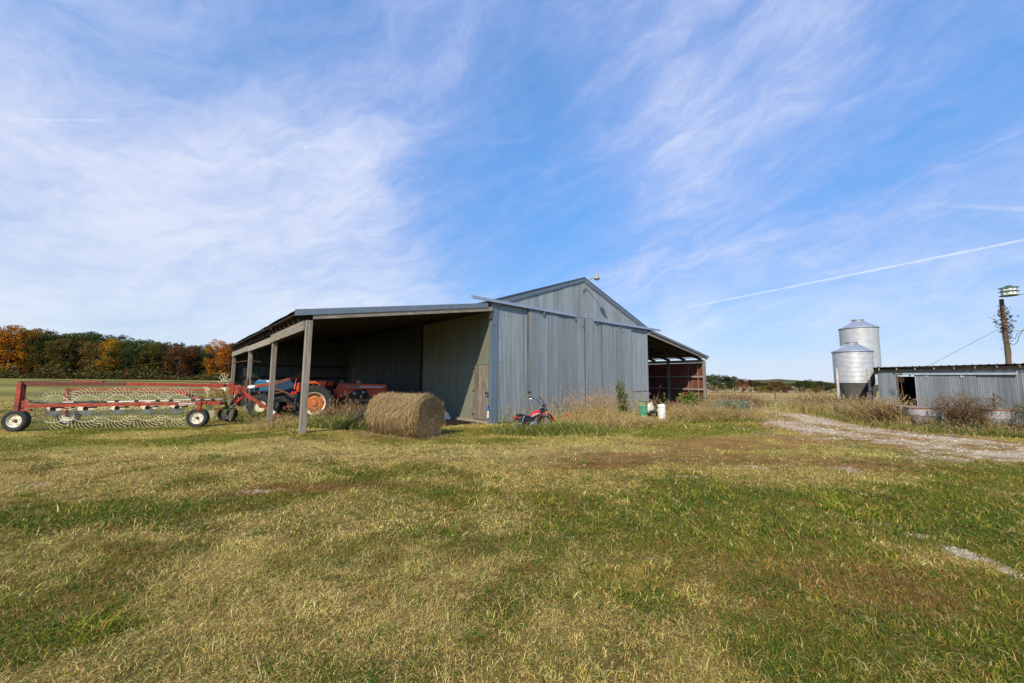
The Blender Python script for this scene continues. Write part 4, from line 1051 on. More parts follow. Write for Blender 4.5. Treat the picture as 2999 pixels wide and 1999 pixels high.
def fender(cx, cz, R, a0, a1, w, nm, mat):
    vs = []; k = 14
    for i in range(k + 1):
        a = radians(a0 + (a1 - a0) * i / k)
        for y, dr in ((-w, -.02), (-w * .7, 0), (0, .008), (w * .7, 0), (w, -.02)): vs.append((cx + (R + dr) * cos(a), y, cz + (R + dr) * sin(a)))
    return MB().add(vs, [(5 * i + j, 5 * i + 5 + j, 5 * i + 6 + j, 5 * i + 1 + j) for i in range(k) for j in range(4)]).build(nm, mat, MO, smooth=True)
f = fender(.60, .27, .42, 12, 150, .065, 'front_fender', 'motored'); s = f.modifiers.new('thick', 'SOLIDIFY'); s.thickness = .008
f = fender(-.52, .10, .50, 72, 118, .055, 'rear_fender', 'motored'); s = f.modifiers.new('thick', 'SOLIDIFY'); s.thickness = .008
tk = MB()
secs = [(-.08, .57, .05, .045), (0, .60, .085, .065), (.12, .655, .105, .085), (.26, .70, .10, .085), (.36, .725, .07, .055), (.38, .73, .03, .03)]
vs = []
for x, z, w_, h_ in secs:
    for i in range(12): a = 2 * pi * i / 12; vs.append((x, w_ * cos(a), z + h_ * sin(a) * (1 if sin(a) > 0 else .8)))
tk.add(vs, [(12 * j + i, 12 * j + (i + 1) % 12, 12 * j + 12 + (i + 1) % 12, 12 * j + 12 + i) for j in range(5) for i in range(12)] + [tuple(range(12))[::-1], tuple(range(60, 72))])
tk = tk.build('fuel_tank', 'motored', MO, smooth=True)
MB().poly([(-.06, -.09, .555), (.34, -.098, .675), (.345, -.098, .69), (-.06, -.09, .57)], (0, .02, 0)).build('tank_stripe', 'white', MO)
MB().poly([(-.02, -.104, .60), (.24, -.109, .675), (.22, -.109, .705), (.02, -.104, .645)], (0, .02, 0)).build('tank_badge', 'lens', MO); MB().cyl((.22, 0, .77), (.22, 0, .805), .03).build('filler_cap', 'chrome', MO)
MB().poly([(-.62, -.08, .585), (-.5, -.08, .62), (-.3, -.08, .555), (-.05, -.08, .54), (-.02, -.08, .60), (-.25, -.08, .62), (-.45, -.08, .69), (-.62, -.08, .665)], (0, .16, 0)).build('seat', 'rubber2', MO, bevel=.02)
MB().poly([(-.35, -.06, .30), (.25, -.06, .25), (.45, -.06, .62), (.52, -.06, .86), (.44, -.06, .86), (.30, -.06, .60), (-.1, -.06, .56), (-.4, -.06, .54)], (0, .12, 0)).build('frame', 'blackm', MO)
MB().box((.06, 0, .30), (.26, .20, .18)).lathe([(.085, -.13), (.085, .13)], 16, (-.02, 0, .27), axis='y').build('engine', 'alu', MO, bevel=.02)
eg = MB()
for i in range(6): eg.box((.13 + .012 * i, 0, .38 + .028 * i), (.14, .15, .012), Matrix.Rotation(-.35, 3, 'Y'))
eg.build('cylinder_fins', 'alu', MO, kind='stuff')
mt([(.22, -.07, .42), (.30, -.10, .34), (.18, -.12, .20), (-.1, -.13, .24), (-.3, -.12, .36), (-.62, -.12, .45)], .022, 'exhaust', 'rust')
MB().lathe([(.04, -.10), (.085, -.04), (.10, .05), (.092, .07), (0, .075)], 18, (.62, 0, .80), axis='x').build('headlight', 'blackm', MO, smooth=True)
MB().lathe([(.095, .06), (.06, .085), (0, .095)], 18, (.62, 0, .80), axis='x', cap=False).lathe([(.098, .045), (.105, .06), (.09, .07)], 18, (.62, 0, .80), axis='x', cap=False).build('headlight_lens', 'lens', MO, smooth=True)
for y in (-.13, .13):
    MB().sph((.60, y, .70), .036, 10, 7).build('turn_signal', 'amber', MO, smooth=True); MB().sph((-.66, y, .56), .034, 10, 7).build('turn_signal', 'blackm', MO, smooth=True)
MB().span((-.72, -.05, .50), (-.66, .05, .58)).build('tail_light', 'motored', MO)
for y in (-.06, .05): MB().lathe([(.045, 0), (.05, .05), (.04, .06), (0, .06)], 14, (.56, y, .92)).build('gauge', 'blackm', MO)
for s_ in (-1, 1):
    mt([(.54, .02 * s_, .93), (.50, .10 * s_, 1.0), (.34, .20 * s_, 1.17), (.22, .28 * s_, 1.22)], .012, 'handlebar', 'blackm'); mt([(.25, .26 * s_, 1.21), (.10, .36 * s_, 1.26)], .019, 'grip', 'rubber2'); mt([(.30, .22 * s_, 1.19), (.16, .36 * s_, 1.19)], .007, 'lever', 'chrome')
mt([(.30, .22, 1.19), (.22, .26, 1.28), (.14, .30, 1.40)], .006, 'mirror_stem', 'blackm')
MB().sph((.12, .30, 1.43), .06, 14, 8, (1, .5, .8)).build('mirror', 'blackm', MO, smooth=True)
mt([(.45, .05, 1.0), (.58, .0, .9), (.48, .0, .7)], .008, 'cable', 'cable'); MB().span((-.05, -.2, .27), (.0, -.10, .30)).build('footpeg', 'blackm', MO)


# ------------------------------------------------------------------ hay bale
bl = thing('round_bale', 'large round bale of brown hay lying by the lean-to entrance', 'bale', (-3.08, 11.75, 0), radians(-30))
bm = MB(); HR, HL = .575, .95; ns, nl = 56, 22; vs = []
prof = [(0.0, -HL), (.25, -HL - .01), (.45, -HL + .0), (.56, -HL + .03)] + [(HR + .012 * sin(i * 1.9), -HL + .08 + (2 * HL - .16) * i / nl) for i in range(nl + 1)] + [(.56, HL - .03), (.45, HL), (.25, HL + .01), (0, HL)]
def bale_r(a, h): return 1 + .045 * sin(3 * a + 1) * (1 + .4 * h) + .025 * sin(7 * a + 2 * h) + .02 * sin(5 * h + 2 * a) + .018 * sin(13 * a + 5 * h) + (.05 * sin(a) * h * 0)  + .012 * sin(23 * h + a) - .05 * max(0, -sin(a)) ** 3
for r_, h_ in prof:
    for i in range(ns):
        a = 2 * pi * i / ns; q = r_ * bale_r(a, h_); z = .575 + q * sin(a); vs.append((h_ + .01 * sin(9 * a), q * cos(a), max(.0, z)))
bm.add(vs, [(j * ns + i, j * ns + (i + 1) % ns, (j + 1) * ns + (i + 1) % ns, (j + 1) * ns + i) for j in range(len(prof) - 1) for i in range(ns)])
hm, n, p, _ = new_mat('packed_hay'); w = worldpos(n); a1 = n.noise(w, 30, 6, .75, 1.2); a2 = n.noise(w, 5, 4, .6)
P(n, p, n.vm('SCALE', n.mix(n.ramp(a1, .35, .65), (.10, .065, .032), (.42, .30, .16)), n.m('MULTIPLY_ADD', a2, .8, .5)), .95, 0, .1); bump(n, p, a1, 1.0, .05)
bm.build('core', hm, bl, smooth=True)
# straw lying wound round the bale, and radial ends
def straws(P0, T, Nn, ln, wd, col):
    """flat curved straws: P0 base point, T direction, Nn surface normal"""
    n = len(P0); Bn = np.cross(T, Nn); Bn /= np.linalg.norm(Bn, axis=1, keepdims=True); V = []
    for k, t in enumerate((0, .5, 1)):
        lift = Nn * (.004 + ln[:, None] * (0.10 * math.sin(pi * t) + RNG.uniform(0, .30, (n, 1)) * t * t)); c = P0 + T * ln[:, None] * t + lift
        V += [c - Bn * wd[:, None] / 2, c + Bn * wd[:, None] / 2]
    V = np.stack(V, 1).reshape(-1, 3); b = np.arange(n)[:, None] * 6
    return V, [b + np.array([0, 1, 3, 2]), b + np.array([2, 3, 5, 4])], np.repeat(col, 6, 0)
n_ = 22000; a = RNG.uniform(0, 2 * pi, n_); h_ = RNG.uniform(-HL + .01, HL - .01, n_)
rr_ = HR * np.array([bale_r(q, z) for q, z in zip(a, h_)]) * (1 - .10 * sst(np.abs(h_), HL - .1, HL))
P0 = np.stack([h_, rr_ * np.cos(a), .575 + rr_ * np.sin(a)], -1); Nn = np.stack([0 * a, np.cos(a), np.sin(a)], -1); T = np.stack([0 * a, -np.sin(a), np.cos(a)], -1)
tw = RNG.normal(0, .42, n_)[:, None]; T = T * np.cos(tw) * np.where(RNG.random((n_, 1)) < .5, 1, -1) + np.array((1., 0, 0)) * np.sin(tw)
hc = lambda n: lerp(np.broadcast_to(np.array((.20, .13, .062)), (n, 3)), np.array((.58, .42, .205)), RNG.random(n) ** 1.2)
k = P0[:, 2] > .01
s1 = straws(P0[k], T[k], Nn[k], RNG.uniform(.07, .26, n_)[k], RNG.uniform(.0035, .007, n_)[k], hc(k.sum()))
n_ = 5000; parts_ = [s1]
for sgn in (1, -1):
    a = RNG.uniform(0, 2 * pi, n_); r_ = HR * .97 * np.sqrt(RNG.random(n_)); P0 = np.stack([sgn * (HL + .012 - .10 * sst(r_, .46, .6)), r_ * np.cos(a), .575 + r_ * np.sin(a)], -1)
    Nn = np.tile(np.array((float(sgn), 0, 0)), (n_, 1)); tw = RNG.normal(1.5, .7, n_)[:, None]; rad = np.stack([0 * a, np.cos(a), np.sin(a)], -1); tan_ = np.stack([0 * a, -np.sin(a), np.cos(a)], -1)
    T = rad * np.cos(tw) + tan_ * np.sin(tw); k = (P0[:, 2] > .01)
    parts_.append(straws(P0[k], T[k], Nn[k], RNG.uniform(.05, .17, k.sum()), RNG.uniform(.0035, .007, k.sum()), hc(k.sum()) * .92))
join(parts_, 'loose_straw', 'straw', 'stuff', bl)
n_ = 1500; a = RNG.uniform(0, 2 * pi, n_); q = RNG.lognormal(0, .16, n_); X = -3.08 + np.cos(a) * 1.15 * q; Y = 11.75 + np.sin(a) * .85 * q; ta = RNG.uniform(0, 2 * pi, n_)
join([straws(np.stack([X, Y, gz(X, Y) + .03], -1), np.stack([np.cos(ta), np.sin(ta), 0 * ta], -1), np.tile(np.array((0., 0, 1)), (n_, 1)), RNG.uniform(.06, .22, n_), RNG.uniform(.004, .008, n_), hc(n_))], 'scattered_straw', 'straw')

# feed sack behind the bale, stone by the post
t = MB().poly([(-.14, 0, 0), (.15, 0, 0), (.12, 0, .07), (.02, 0, .27), (-.05, 0, .33), (-.13, 0, .30)], (0, .12, 0)).build('feed_sack', 'white', None, bevel=.04, smooth=True); t.location = BW(-.42, 2.35, -.01) ; t.rotation_euler.z = .5
tag(t, 'crumpled white sack leaning at the barn wall behind the hay bale', 'sack')
t = MB().sph((0, 0, .05), .16, 10, 7, (1.2, .7, .5)).build('field_stone', 'stone', None)
for v in t.data.vertices: v.co *= random.uniform(.82, 1.15)
t.location = tuple(Vector((-6.55, 12.0, .02))); tag(t, 'rough brown stone in the grass at the foot of the nearest post', 'stone')


# ------------------------------------------------------------------ drums and junk by the barn
t = thing('oil_drum', 'dented green oil drum with red letters at the barn corner', 'drum', (5.95, 18.2, 0), radians(15))
MB().lathe([(.19, 0), (.195, .01), (.19, .03), (.19, .26), (.2, .275), (.19, .29), (.19, .52)], 28).build('drum_body', 'drum', t, smooth=True)
MB().lathe([(.19, .52), (.202, .535), (.19, .55), (.19, .74), (.198, .755), (.185, .76), (.18, .745), (0, .745)], 28, cap=False).build('drum_top', 'drum2', t, smooth=True)
MB().lathe([(.194, .515), (.204, .53), (.194, .545)], 28, cap=False).lathe([(.196, .74), (.201, .757), (.186, .763)], 28, cap=False).build('band', 'rust', t)
for i, (ch, ang) in enumerate((('A', -128), ('S', -98), ('H', -66))):
    aa = radians(ang); text_part(ch, .20, 'drumred', t, Matrix.Translation((cos(aa) * .193, sin(aa) * .193, .645)) @ Matrix.Rotation(aa + pi / 2, 4, 'Z') @ Matrix.Rotation(pi / 2, 4, 'X'), .82, .006)
for i, ang in enumerate((-140, -118)):
    aa = radians(ang); text_part('\\\\', .2, 'drumred', t, Matrix.Translation((cos(aa) * .193, sin(aa) * .193, .38)) @ Matrix.Rotation(aa + pi / 2, 4, 'Z') @ Matrix.Rotation(pi / 2, 4, 'X'), .8, .006)
t = thing('white_drum', 'upright white plastic drum in the straw right of the green drum', 'drum', (6.50, 17.45, 0))
MB().lathe([(.15, 0), (.165, .02), (.165, .12), (.158, .15), (.168, .18), (.168, .44), (.16, .50), (.168, .53), (.165, .62), (.13, .66), (0, .665)], 26).build('drum_body', 'white', t, smooth=True)
MB().lathe([(.035, 0), (.035, .03), (0, .03)], 10, (.06, 0, .66)).build('cap', 'white', t)
t = MB().sph((0, 0, .33), .30, 18, 12, (.85, .8, 1.1)).cyl((0, 0, .62), (0, 0, .72), .07).build('propane_tank', m_plain('chalky_white', (.58, .56, .47), .7, dirt=(.35, .30, .2), dirt_amt=.6), None, smooth=True)
t.location = (6.42, 19.3, .0); t.rotation_euler = (.25, .35, 0); tag(t, 'tipped whitish tank half hidden behind the white drum', 'tank')
t = thing('yellow_bucket', 'yellow plastic bucket in dry weeds before the barn door', 'bucket', (4.12, 17.5, .10), 0)
MB().lathe([(.13, 0), (.16, .3), (.17, .3), (.17, .32), (.155, .32), (.125, .02), (0, .02)], 24, cap=False).build('bucket_body', 'yellow', t, smooth=True)
MB().tube([(.16 * cos(a), -.02, .30 - .10 * sin(a)) for a in [pi * i / 10 for i in range(11)]], .004, 5).build('bail', 'chrome', t)
def old_tyre(loc, R, rot, label, nm='old_tyre'):
    o = bpy.data.objects.new(nm, tyre_mesh(R, R * .58, R * .6, lugs=12)); C.objects.link(o); o.location = loc; o.rotation_euler = rot; return tag(o, label, 'tyre', 'old tyres dumped in the weeds')
old_tyre((5.05, 18.0, .22), .28, (.3, .1, .4), 'black tyre standing left of the green drum'); old_tyre((5.38, 17.7, .14), .24, (1.3, .2, 0), 'black tyre lying against the green drum')
old_tyre((3.1, 17.6, .30), .30, (1.45, 0, 0), 'black tyre lying in the weeds left of the yellow bucket'); old_tyre((6.35, 18.0, .18), .22, (.9, .3, .2), 'small dark tyre between the green and white drums')
old_tyre((8.2, 18.2, .08), .26, (1.3, .3, .4), 'rusty dark tyre sunk in the straw right of the white drum')
t = MB().box((0, 0, .14), (.3, .2, .22)).build('red_can', 'motored', None, bevel=.02); t.location = (2.3, 16.3, .06); tag(t, 'small red can almost hidden in the dry weeds', 'can')


# ------------------------------------------------------------------ feed bins
def feed_bin(nm, label, c, R, zc, ze, zcone, zn, leg_top, rz_):
    t = thing(nm, label, 'feed bin', c, rz_, 'feed bins')
    k = int((ze - zc) / .0675); pr = []
    for i in range(k * 4 + 1): z = zc + (ze - zc) * i / (k * 4); pr.append((R + .010 * cos(2 * pi * i / 4), z))
    MB().lathe(pr, 72, cap=False).build('bin_wall', 'bin', t, smooth=True)
    mb = MB(); nr = 16
    mb.lathe([(R + .05, ze - .035), (R + .05, ze + .02), (R * .31, zcone), (R * .31, zcone + .05)], 48, cap=False); mb.build('bin_roof', 'binroof', t, smooth=True)
    mb = MB()
    for i in range(nr):
        a = 2 * pi * i / nr; mb.beam((cos(a) * (R + .03), sin(a) * (R + .03), ze + .035), (cos(a) * R * .33, sin(a) * R * .33, zcone + .01), .02, .03)
    mb.build('roof_ribs', 'binroof', t, kind='stuff')
    MB().lathe([(R * .30, zcone), (R * .30, zcone + .09), (R * .34, zcone + .10), (R * .34, zcone + .13), (0, zcone + .16)], 28, cap=False).build('lid', 'lampgrey', t, smooth=True)
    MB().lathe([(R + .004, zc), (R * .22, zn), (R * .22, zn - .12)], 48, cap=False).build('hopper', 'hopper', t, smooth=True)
    for i in range(4):
        a = pi / 4 + i * pi / 2; x, y = cos(a) * (R + .05), sin(a) * (R + .05)
        mb = MB(); Rm = Matrix.Rotation(a, 3, 'Z'); mb.box((x, y, leg_top / 2 - .1), (.03, .15, leg_top + .2), Rm); mb.box((x * 1.03, y * 1.03, leg_top / 2 - .1), (.09, .03, leg_top + .2), Rm); mb.build('leg', 'leg', t)
    for i in range(5): a = -pi / 2 + .5; MB().cyl((cos(a) * R * (.9 - .12 * i), sin(a) * R * (.9 - .12 * i), zc - .18 - .2 * i), (cos(a + .02) * (R * (.9 - .12 * i) + .02), sin(a) * R * (.9 - .12 * i) - .02, zc - .18 - .2 * i), .012).build('hopper_bolt', 'chrome', t)
    MB().tube([(cos(-1.9) * R * .95, sin(-1.9) * R * .95, zc - .06), (cos(-1.85) * R * .62, sin(-1.85) * R * .62, zc - .6)], .012, 6).build('hopper_seam', 'leg', t)
    return t
feed_bin('feed_bin', 'shorter of the two round steel feed bins, nearer the drive', (19.26, 22.5, 0), .885, 1.69, 3.43, 3.84, .42, 2.48, radians(40 + 6))
feed_bin('feed_bin', 'taller steel feed bin standing behind the short one', (22.78, 26.0, 0), .99, 1.60, 5.25, 5.70, .35, 2.4, radians(60))

# ------------------------------------------------------------------ shed
sx_ = Vector((.737, -.676, 0)); SHA = Vector((17.87, 19.5, 0)); sh = thing('low_shed', 'long low corrugated shed with a half open sliding door', 'shed', SHA, atan2(sx_.y, sx_.x))
SL = 7.2; tilt = .018
zt = lambda x: 2.22 + tilt * x
DX0, DX1 = .68, 1.27
sheets(sh, .0, DX0, .7, .0, lambda x: zt(x), 0, 'galv_shed', amp=.008)
sheets(sh, 3.05, SL, .69, .0, lambda x: zt(x), 0, 'galv_shed', amp=.008)
sheets(sh, DX0, 3.05, .69, 2.05, lambda x: zt(x), 0, 'galv_shed', amp=.008)
dr = MB().span((DX1, -.05, .1), (3.12, -.035, 2.03)).build('sliding_door', 'galv_shed', sh); sheets(dr, DX1, 3.12, .69, .08, 2.05, -.07, 'galv_shed', name='door_sheet', amp=.008)
for x in (1.65, 2.72): MB().cyl((x, -.12, 1.98), (x, -.08, 1.98), .055).span((x - .02, -.12, 1.98), (x + .02, -.09, 2.08)).build('door_roller', 'conc', dr)
MB().span((DX1 - .01, -.09, .08), (DX1 + .025, -.03, 2.05)).build('door_edge_strip', 'trim_b', dr)
MB().span((DX0 - .04, -.03, 0), (DX0, .03, 2.08)).span((DX1 - .02, .0, 0), (DX1 + .02, .08, 2.06)).build('door_jamb', 'rust', sh)
MB().span((.85, -.15, 2.055), (4.25, -.05, 2.14)).span((4.22, -.16, 2.05), (4.27, -.04, 2.20)).build('door_track', 'trim_b', sh)
MB().poly([(0, -.02, zt(0) - .02), (4.9, -.02, zt(4.9) - .02), (4.9, -.02, zt(4.9) + .10), (0, -.02, zt(0) + .10)], (0, -.03, 0)).build('header_board', 'woodh', sh)
MB().poly([(4.9, -.02, zt(4.9) - .02), (SL, -.02, zt(SL) - .02), (SL, -.02, zt(SL) + .10), (4.9, -.02, zt(4.9) + .10)], (0, -.03, 0)).build('header_board', 'woodh', sh)
x = .06
while x < SL: MB().beam((x, -.28, zt(x) + .115), (x, 4.6, zt(x) - .12), .045, .13).build('rafter', 'woodh', sh); x += .61
# roof sheets with raised ribs, falling to the back
def rib_roof(a, b):
    mb = MB(); xs = []; x = a
    while x < b - .01: xs += [(x, 0), (min(x + .17, b), 0), (min(x + .185, b), .022), (min(x + .215, b), .022), (min(x + .23, b), 0)]; x += .23
    vs = []
    for x, dz_ in xs:
        for y, z in ((-.34, zt(x) + .205), (4.7, zt(x) - .03)): vs += [(x, y, z + dz_), (x, y, z + dz_ - .012)]
    m = len(xs)
    mb.add(vs, [(4 * i, 4 * i + 4, 4 * i + 6, 4 * i + 2) for i in range(m - 1)] + [(4 * i + 1, 4 * i + 3, 4 * i + 7, 4 * i + 5) for i in range(m - 1)] + [(4 * i, 4 * i + 1, 4 * i + 5, 4 * i + 4) for i in range(m - 1)])
    mb.build('roof_sheet', 'galv_dark', sh)
for i in range(8): rib_roof(-.15 + .92 * i, -.15 + .92 * (i + 1))
MB().span((-.16, -.30, zt(0) + .165), (SL, -.27, zt(0) + .19)).build('roof_batten', 'darkwood', sh)
sheets(sh, 0, 4.6, .9, 0, lambda y: 2.1, 0, 'galv_dark', 'y'); sheets(sh, 0, 4.6, .9, 0, lambda y: 2.15, SL, 'galv_dark', 'y'); sheets(sh, 0, SL, .9, 0, 2.05, 4.6, 'galv_dark')

# ------------------------------------------------------------------ utility pole, cables, birdhouse
t = thing('utility_pole', 'weathered wooden pole with a vine behind the shed', 'pole', (26.2, 21.0, 0))
MB().tube([(-.05, 0, -.3), (0, 0, 3), (-.0, 0, 6.2)], [.115, .10, .085], 14).build('shaft', 'pole', t, smooth=True)
MB().cyl((.13, -.02, 1.5), (.11, -.02, 4.6), .022).build('conduit', 'lampgrey', t)
n_ = 900; z = RNG.uniform(3.3, 5.9, n_); sp_ = .06 + .13 * np.exp(-((z - 5.1) / .5) ** 2) + .04
vx = RNG.normal(.10, 1, n_) * sp_ + .03; vy = RNG.normal(0, 1, n_) * sp_ * .7
k = RNG.random(n_) < np.clip(.25 + .8 * np.exp(-((z - 5.0) / .7) ** 2), 0, 1); vx, vy, z = vx[k], vy[k], z[k]
Vv = leafcards(vx, vy, z, RNG.uniform(.04, .08, len(z)), lerp(np.broadcast_to(np.array((.045, .03, .02)), (len(z), 3)), np.array((.16, .05, .03)), RNG.random(len(z)) ** 2))
join([Vv], 'vine_leaves', 'leafm', 'stuff', t)
vm_ = MB()
for i in range(9):
    z0 = random.uniform(4.4, 5.6); a = random.uniform(-.3, .3); vm_.tube([(.05, 0, z0), (.25 + a, .05, z0 + .1), (.45 + a, .1, z0 - random.uniform(-.1, .25))], .006, 4)
vm_.tube([(.0, -.1, 2.6), (.10, -.08, 3.5), (-.05, -.1, 4.3), (.1, -.06, 5.2)], .015, 5); vm_.build('vine_stem', 'pole', t)
t = thing('power_cables', 'slack black service cables looping right from the pole', 'cable', (26.2, 21.0, 0))
MB().tube([(.1, 0, 3.95), (.35, 0, 3.72), (.6, 0, 3.9), (.72, 0, 4.25), (1.0, 0, 4.55), (2.2, 0, 4.9), (5, 0, 5.4)], .012, 6).build('cable', 'cable', t, smooth=True)
MB().tube([(.1, 0, 4.25), (.5, 0, 4.05), (.62, 0, 4.35), (1.1, 0, 4.62), (2.4, 0, 4.8), (5, 0, 5.3)], .010, 6).build('cable', 'cable', t, smooth=True)
MB().tube([(.15, 0, 4.35), (.5, 0, 4.5), (1.1, 0, 4.55), (5, 0, 5.0)], .008, 5).build('cable', 'cable', t); MB().tube([(.2, 0, 4.62), (.5, 0, 4.58), (.95, 0, 4.56)], .012, 5).build('cable_splice', 'cream', t)
t = MB().cyl((26.1, 21.0, 4.70), (23.2, 22.6, 2.45), .008, 5).build('guy_wire', 'cable', None); tag(t, 'thin guy wire from the pole down to the shed roof', 'wire')
t = thing('birdhouse', 'two storey white birdhouse with green roofs held high on a slanting rod', 'birdhouse', (26.15, 20.6, 6.30))
def octo(r, z0, z1, r2=None): return [(r, z0), (r2 if r2 is not None else r, z1)]
MB().lathe([(.29, .05), (.29, .21)], 8).build('lower_storey', 'birdw', t); MB().lathe([(.29, .27), (.29, .42)], 8).build('upper_storey', 'birdw', t)
MB().lathe([(.38, .0), (.38, .015), (.24, .05), (0, .05)], 8).build('base_tray', 'birdg', t); MB().lathe([(.37, .225), (.37, .235), (.24, .27), (0, .27)], 8).build('middle_roof', 'birdg', t)
MB().lathe([(.38, .42), (.38, .43), (.10, .51), (.10, .53), (.13, .535), (0, .57)], 8).build('top_roof', 'birdg', t)
for z in (.12, .34):
    for i in range(8): a = 2 * pi * (i + .5) / 8; MB().lathe([(.028, 0), (.028, .004)], 10, R=Matrix.Rotation(a, 3, 'Z') @ Matrix.Rotation(pi / 2, 3, 'Y'), c=(cos(a) * .269, sin(a) * .269, z)).build('entrance_hole', 'hole', t)
MB().cyl((0, 0, .0), (4.5, .4, .62), .022).cyl((4.5, .4, .64), (4.6, .4, -6.3), .04).build('support_rod', 'tank', t)

# ------------------------------------------------------------------ stock tanks, pump
def stock_tank(nm, label, c, R, h, mrim, rz_=0, lid=True, z=0.24, el=1.0):
    t = thing(nm, label, 'tank', (c[0], c[1], 0), rz_); MB().lathe([(R * .86, z), (R * .88, z + .01), (R * .95, z + h * .45), (R * .965, z + h * .47), (R * .95, z + h * .50), (R, z + h)], 40, cap=False).build('tank_wall', 'tank', t, smooth=True)
    MB().lathe([(R * 1.0, z + h - .055), (R * 1.03, z + h - .04), (R * 1.03, z + h), (R * .97, z + h)], 40, cap=False).build('rim', mrim, t, smooth=True)
    MB().lathe([(R * .97, z + h - .01), (R * .6, z + h + .002), (0, z + h + .01)] if lid else [(R * .95, z + .3), (0, z + .3)], 32, cap=False).build('lid' if lid else 'tank_floor', 'tank', t, smooth=True); t.scale = (1, el, 1); return t
stock_tank('stock_tank', 'old concrete grey tank with orange rusty rim, left of the brown bush', (15.55, 15.25), .52, .52, 'oxide')
stock_tank('stock_tank', 'grey tank with rusty rim half hidden behind its neighbour at the reeds', (15.75, 16.1), .48, .52, 'oxide')
stock_tank('stock_tank', 'lilac grey tank with flat lid carrying the hand pump', (16.75, 13.95), .46, .56, 'oxide')
for nm, c, lab, g in (('tyre_block', (14.55, 14.45), 'square black block propping the left stock tank', None), ('tyre_block', (15.6, 13.6), 'dark block in the weeds between the two tanks', None), ('tyre_block', (17.1, 13.3), 'dark block under the pump tank at the frame edge', None)):
    t = MB().box((0, 0, .11), (.34, .30, .25)).build(nm, 'black', None, bevel=.02); t.location = (*c, 0); t.rotation_euler.z = .7; tag(t, lab, 'block')
for nm, c in (('prop_block', (15.6, 15.2)), ('prop_block', (16.75, 13.95)), ('prop_block', (15.75, 16.1))):
    t = MB().box((0, 0, .11), (.5, .5, .24)).build(nm, 'conc', None); t.location = (*c, 0); tag(t, {15.6: 'concrete block under the left stock tank', 16.75: 'concrete block under the tank with the pump', 15.75: 'concrete block under the rear stock tank'}[c[0]], 'block')
t = thing('hand_pump', 'rusty cast iron hand pump standing on the tank lid', 'pump', (16.62, 13.85, .81), radians(-20)); t.scale = (.9, .9, .95)
MB().lathe([(.07, 0), (.04, .03), (.035, .28), (.055, .30), (.055, .36), (.02, .38)], 14).build('barrel', 'rust', t, smooth=True); MB().tube([(0, 0, .30), (-.10, 0, .36), (-.18, 0, .37), (-.22, 0, .33), (-.22, 0, .29)], .018, 8).build('spout', 'rust', t, smooth=True)
MB().beam((.02, 0, .34), (.0, 0, .56), .02, .03).beam((0, 0, .55), (.40, 0, .22), .02, .03).beam((.02, 0, .3), (.12, 0, .42), .02, .03).build('handle', 'rust', t)
for i, (x, y) in enumerate(((16.30, 14.88), (16.5, 14.81))):
    t = thing('white_jug', ('left' if i == 0 else 'right') + ' one of two white jugs on the stand behind the pump tank', 'jug', (x, y, .70)); MB().lathe([(.0, 0), (.085, .0), (.10, .05), (.10, .17), (.06, .21), (.04, .23), (0, .23)], 18, cap=False).build('jug_body', 'white', t, smooth=True); MB().lathe([(.042, .22), (.042, .25), (0, .25)], 10).build('cap', 'white', t)
t = MB().span((-.22, -.12, 0), (.22, .12, .70)).build('wooden_stand', 'darkwood', None); t.location = (16.4, 14.85, 0); t.rotation_euler.z = -.4; tag(t, 'dark wooden stand under the two white jugs', 'stand')


# ------------------------------------------------------------------ trees
def crown_mesh(nm, n_lobes, n_leaf, rx_, zlo, leaf, seed, lr=(.085, .15)):
    """crown of leaf clumps on a domed, uneven envelope; height 1 in local z; tint varies clump by clump"""
    r = np.random.default_rng(seed); Vs, Cs, o, Fs = [], [], 0, []
    top = 1.0; zm = zlo + (top - zlo) * .56
    for i in range(n_lobes):
        u = r.normal(0, 1, 3); u /= np.linalg.norm(u); q = r.random() ** .28
        rad = r.uniform(*lr); up = (top - zm - rad) if u[2] > 0 else (zm - zlo - rad * .5)
        wob = 1 + .22 * math.sin(3 * math.atan2(u[1], u[0]) + seed) + .15 * r.normal()
        c0 = np.array((u[0] * (rx_ - rad * .6) * q * wob, u[1] * (rx_ - rad * .6) * q * wob, zm + u[2] * up * q))
        m = n_leaf // n_lobes; w = r.normal(0, 1, (m, 3)); w[:, 2] += .35; w /= np.linalg.norm(w, axis=1, keepdims=True)
        rr = rad * (r.uniform(.35, 1.12, (m, 1)) ** .45); c = c0 + w * rr * np.array((1, 1, .78))
        nz = w + r.normal(0, .38, (m, 3)); nz /= np.linalg.norm(nz, axis=1, keepdims=True); t1 = np.cross(nz, r.normal(0, 1, (m, 3))); t1 /= np.linalg.norm(t1, axis=1, keepdims=True); t2 = np.cross(nz, t1); s_ = leaf * r.uniform(.55, 1.3, (m, 1))
        Vs.append(np.stack([c - t1 * s_, c + t2 * s_ * .7, c + t1 * s_, c - t2 * s_ * .7], 1).reshape(-1, 3)); Fs.append(np.arange(m * 4).reshape(-1, 4) + o); o += m * 4
        lob = r.uniform(.5, 1.4); hue = np.array((1 + r.normal(0, .16), 1 + r.normal(0, .10), 1.0)); Cs.append(np.repeat(np.ones((m, 3)) * hue * lob * r.uniform(.8, 1.2, (m, 1)), 4, 0))
    return arrmesh(nm, np.concatenate(Vs), [np.concatenate(Fs)], np.concatenate(Cs), 'leafm')
CROWNS = [crown_mesh('crown', 75, 5600, .33, .0, .0125, 50 + i, (.05, .13)) for i in range(7)]
CROWNS_S = [crown_mesh('crown', 36, 3800, .52, .02, .020, 70 + i, (.12, .20)) for i in range(5)]
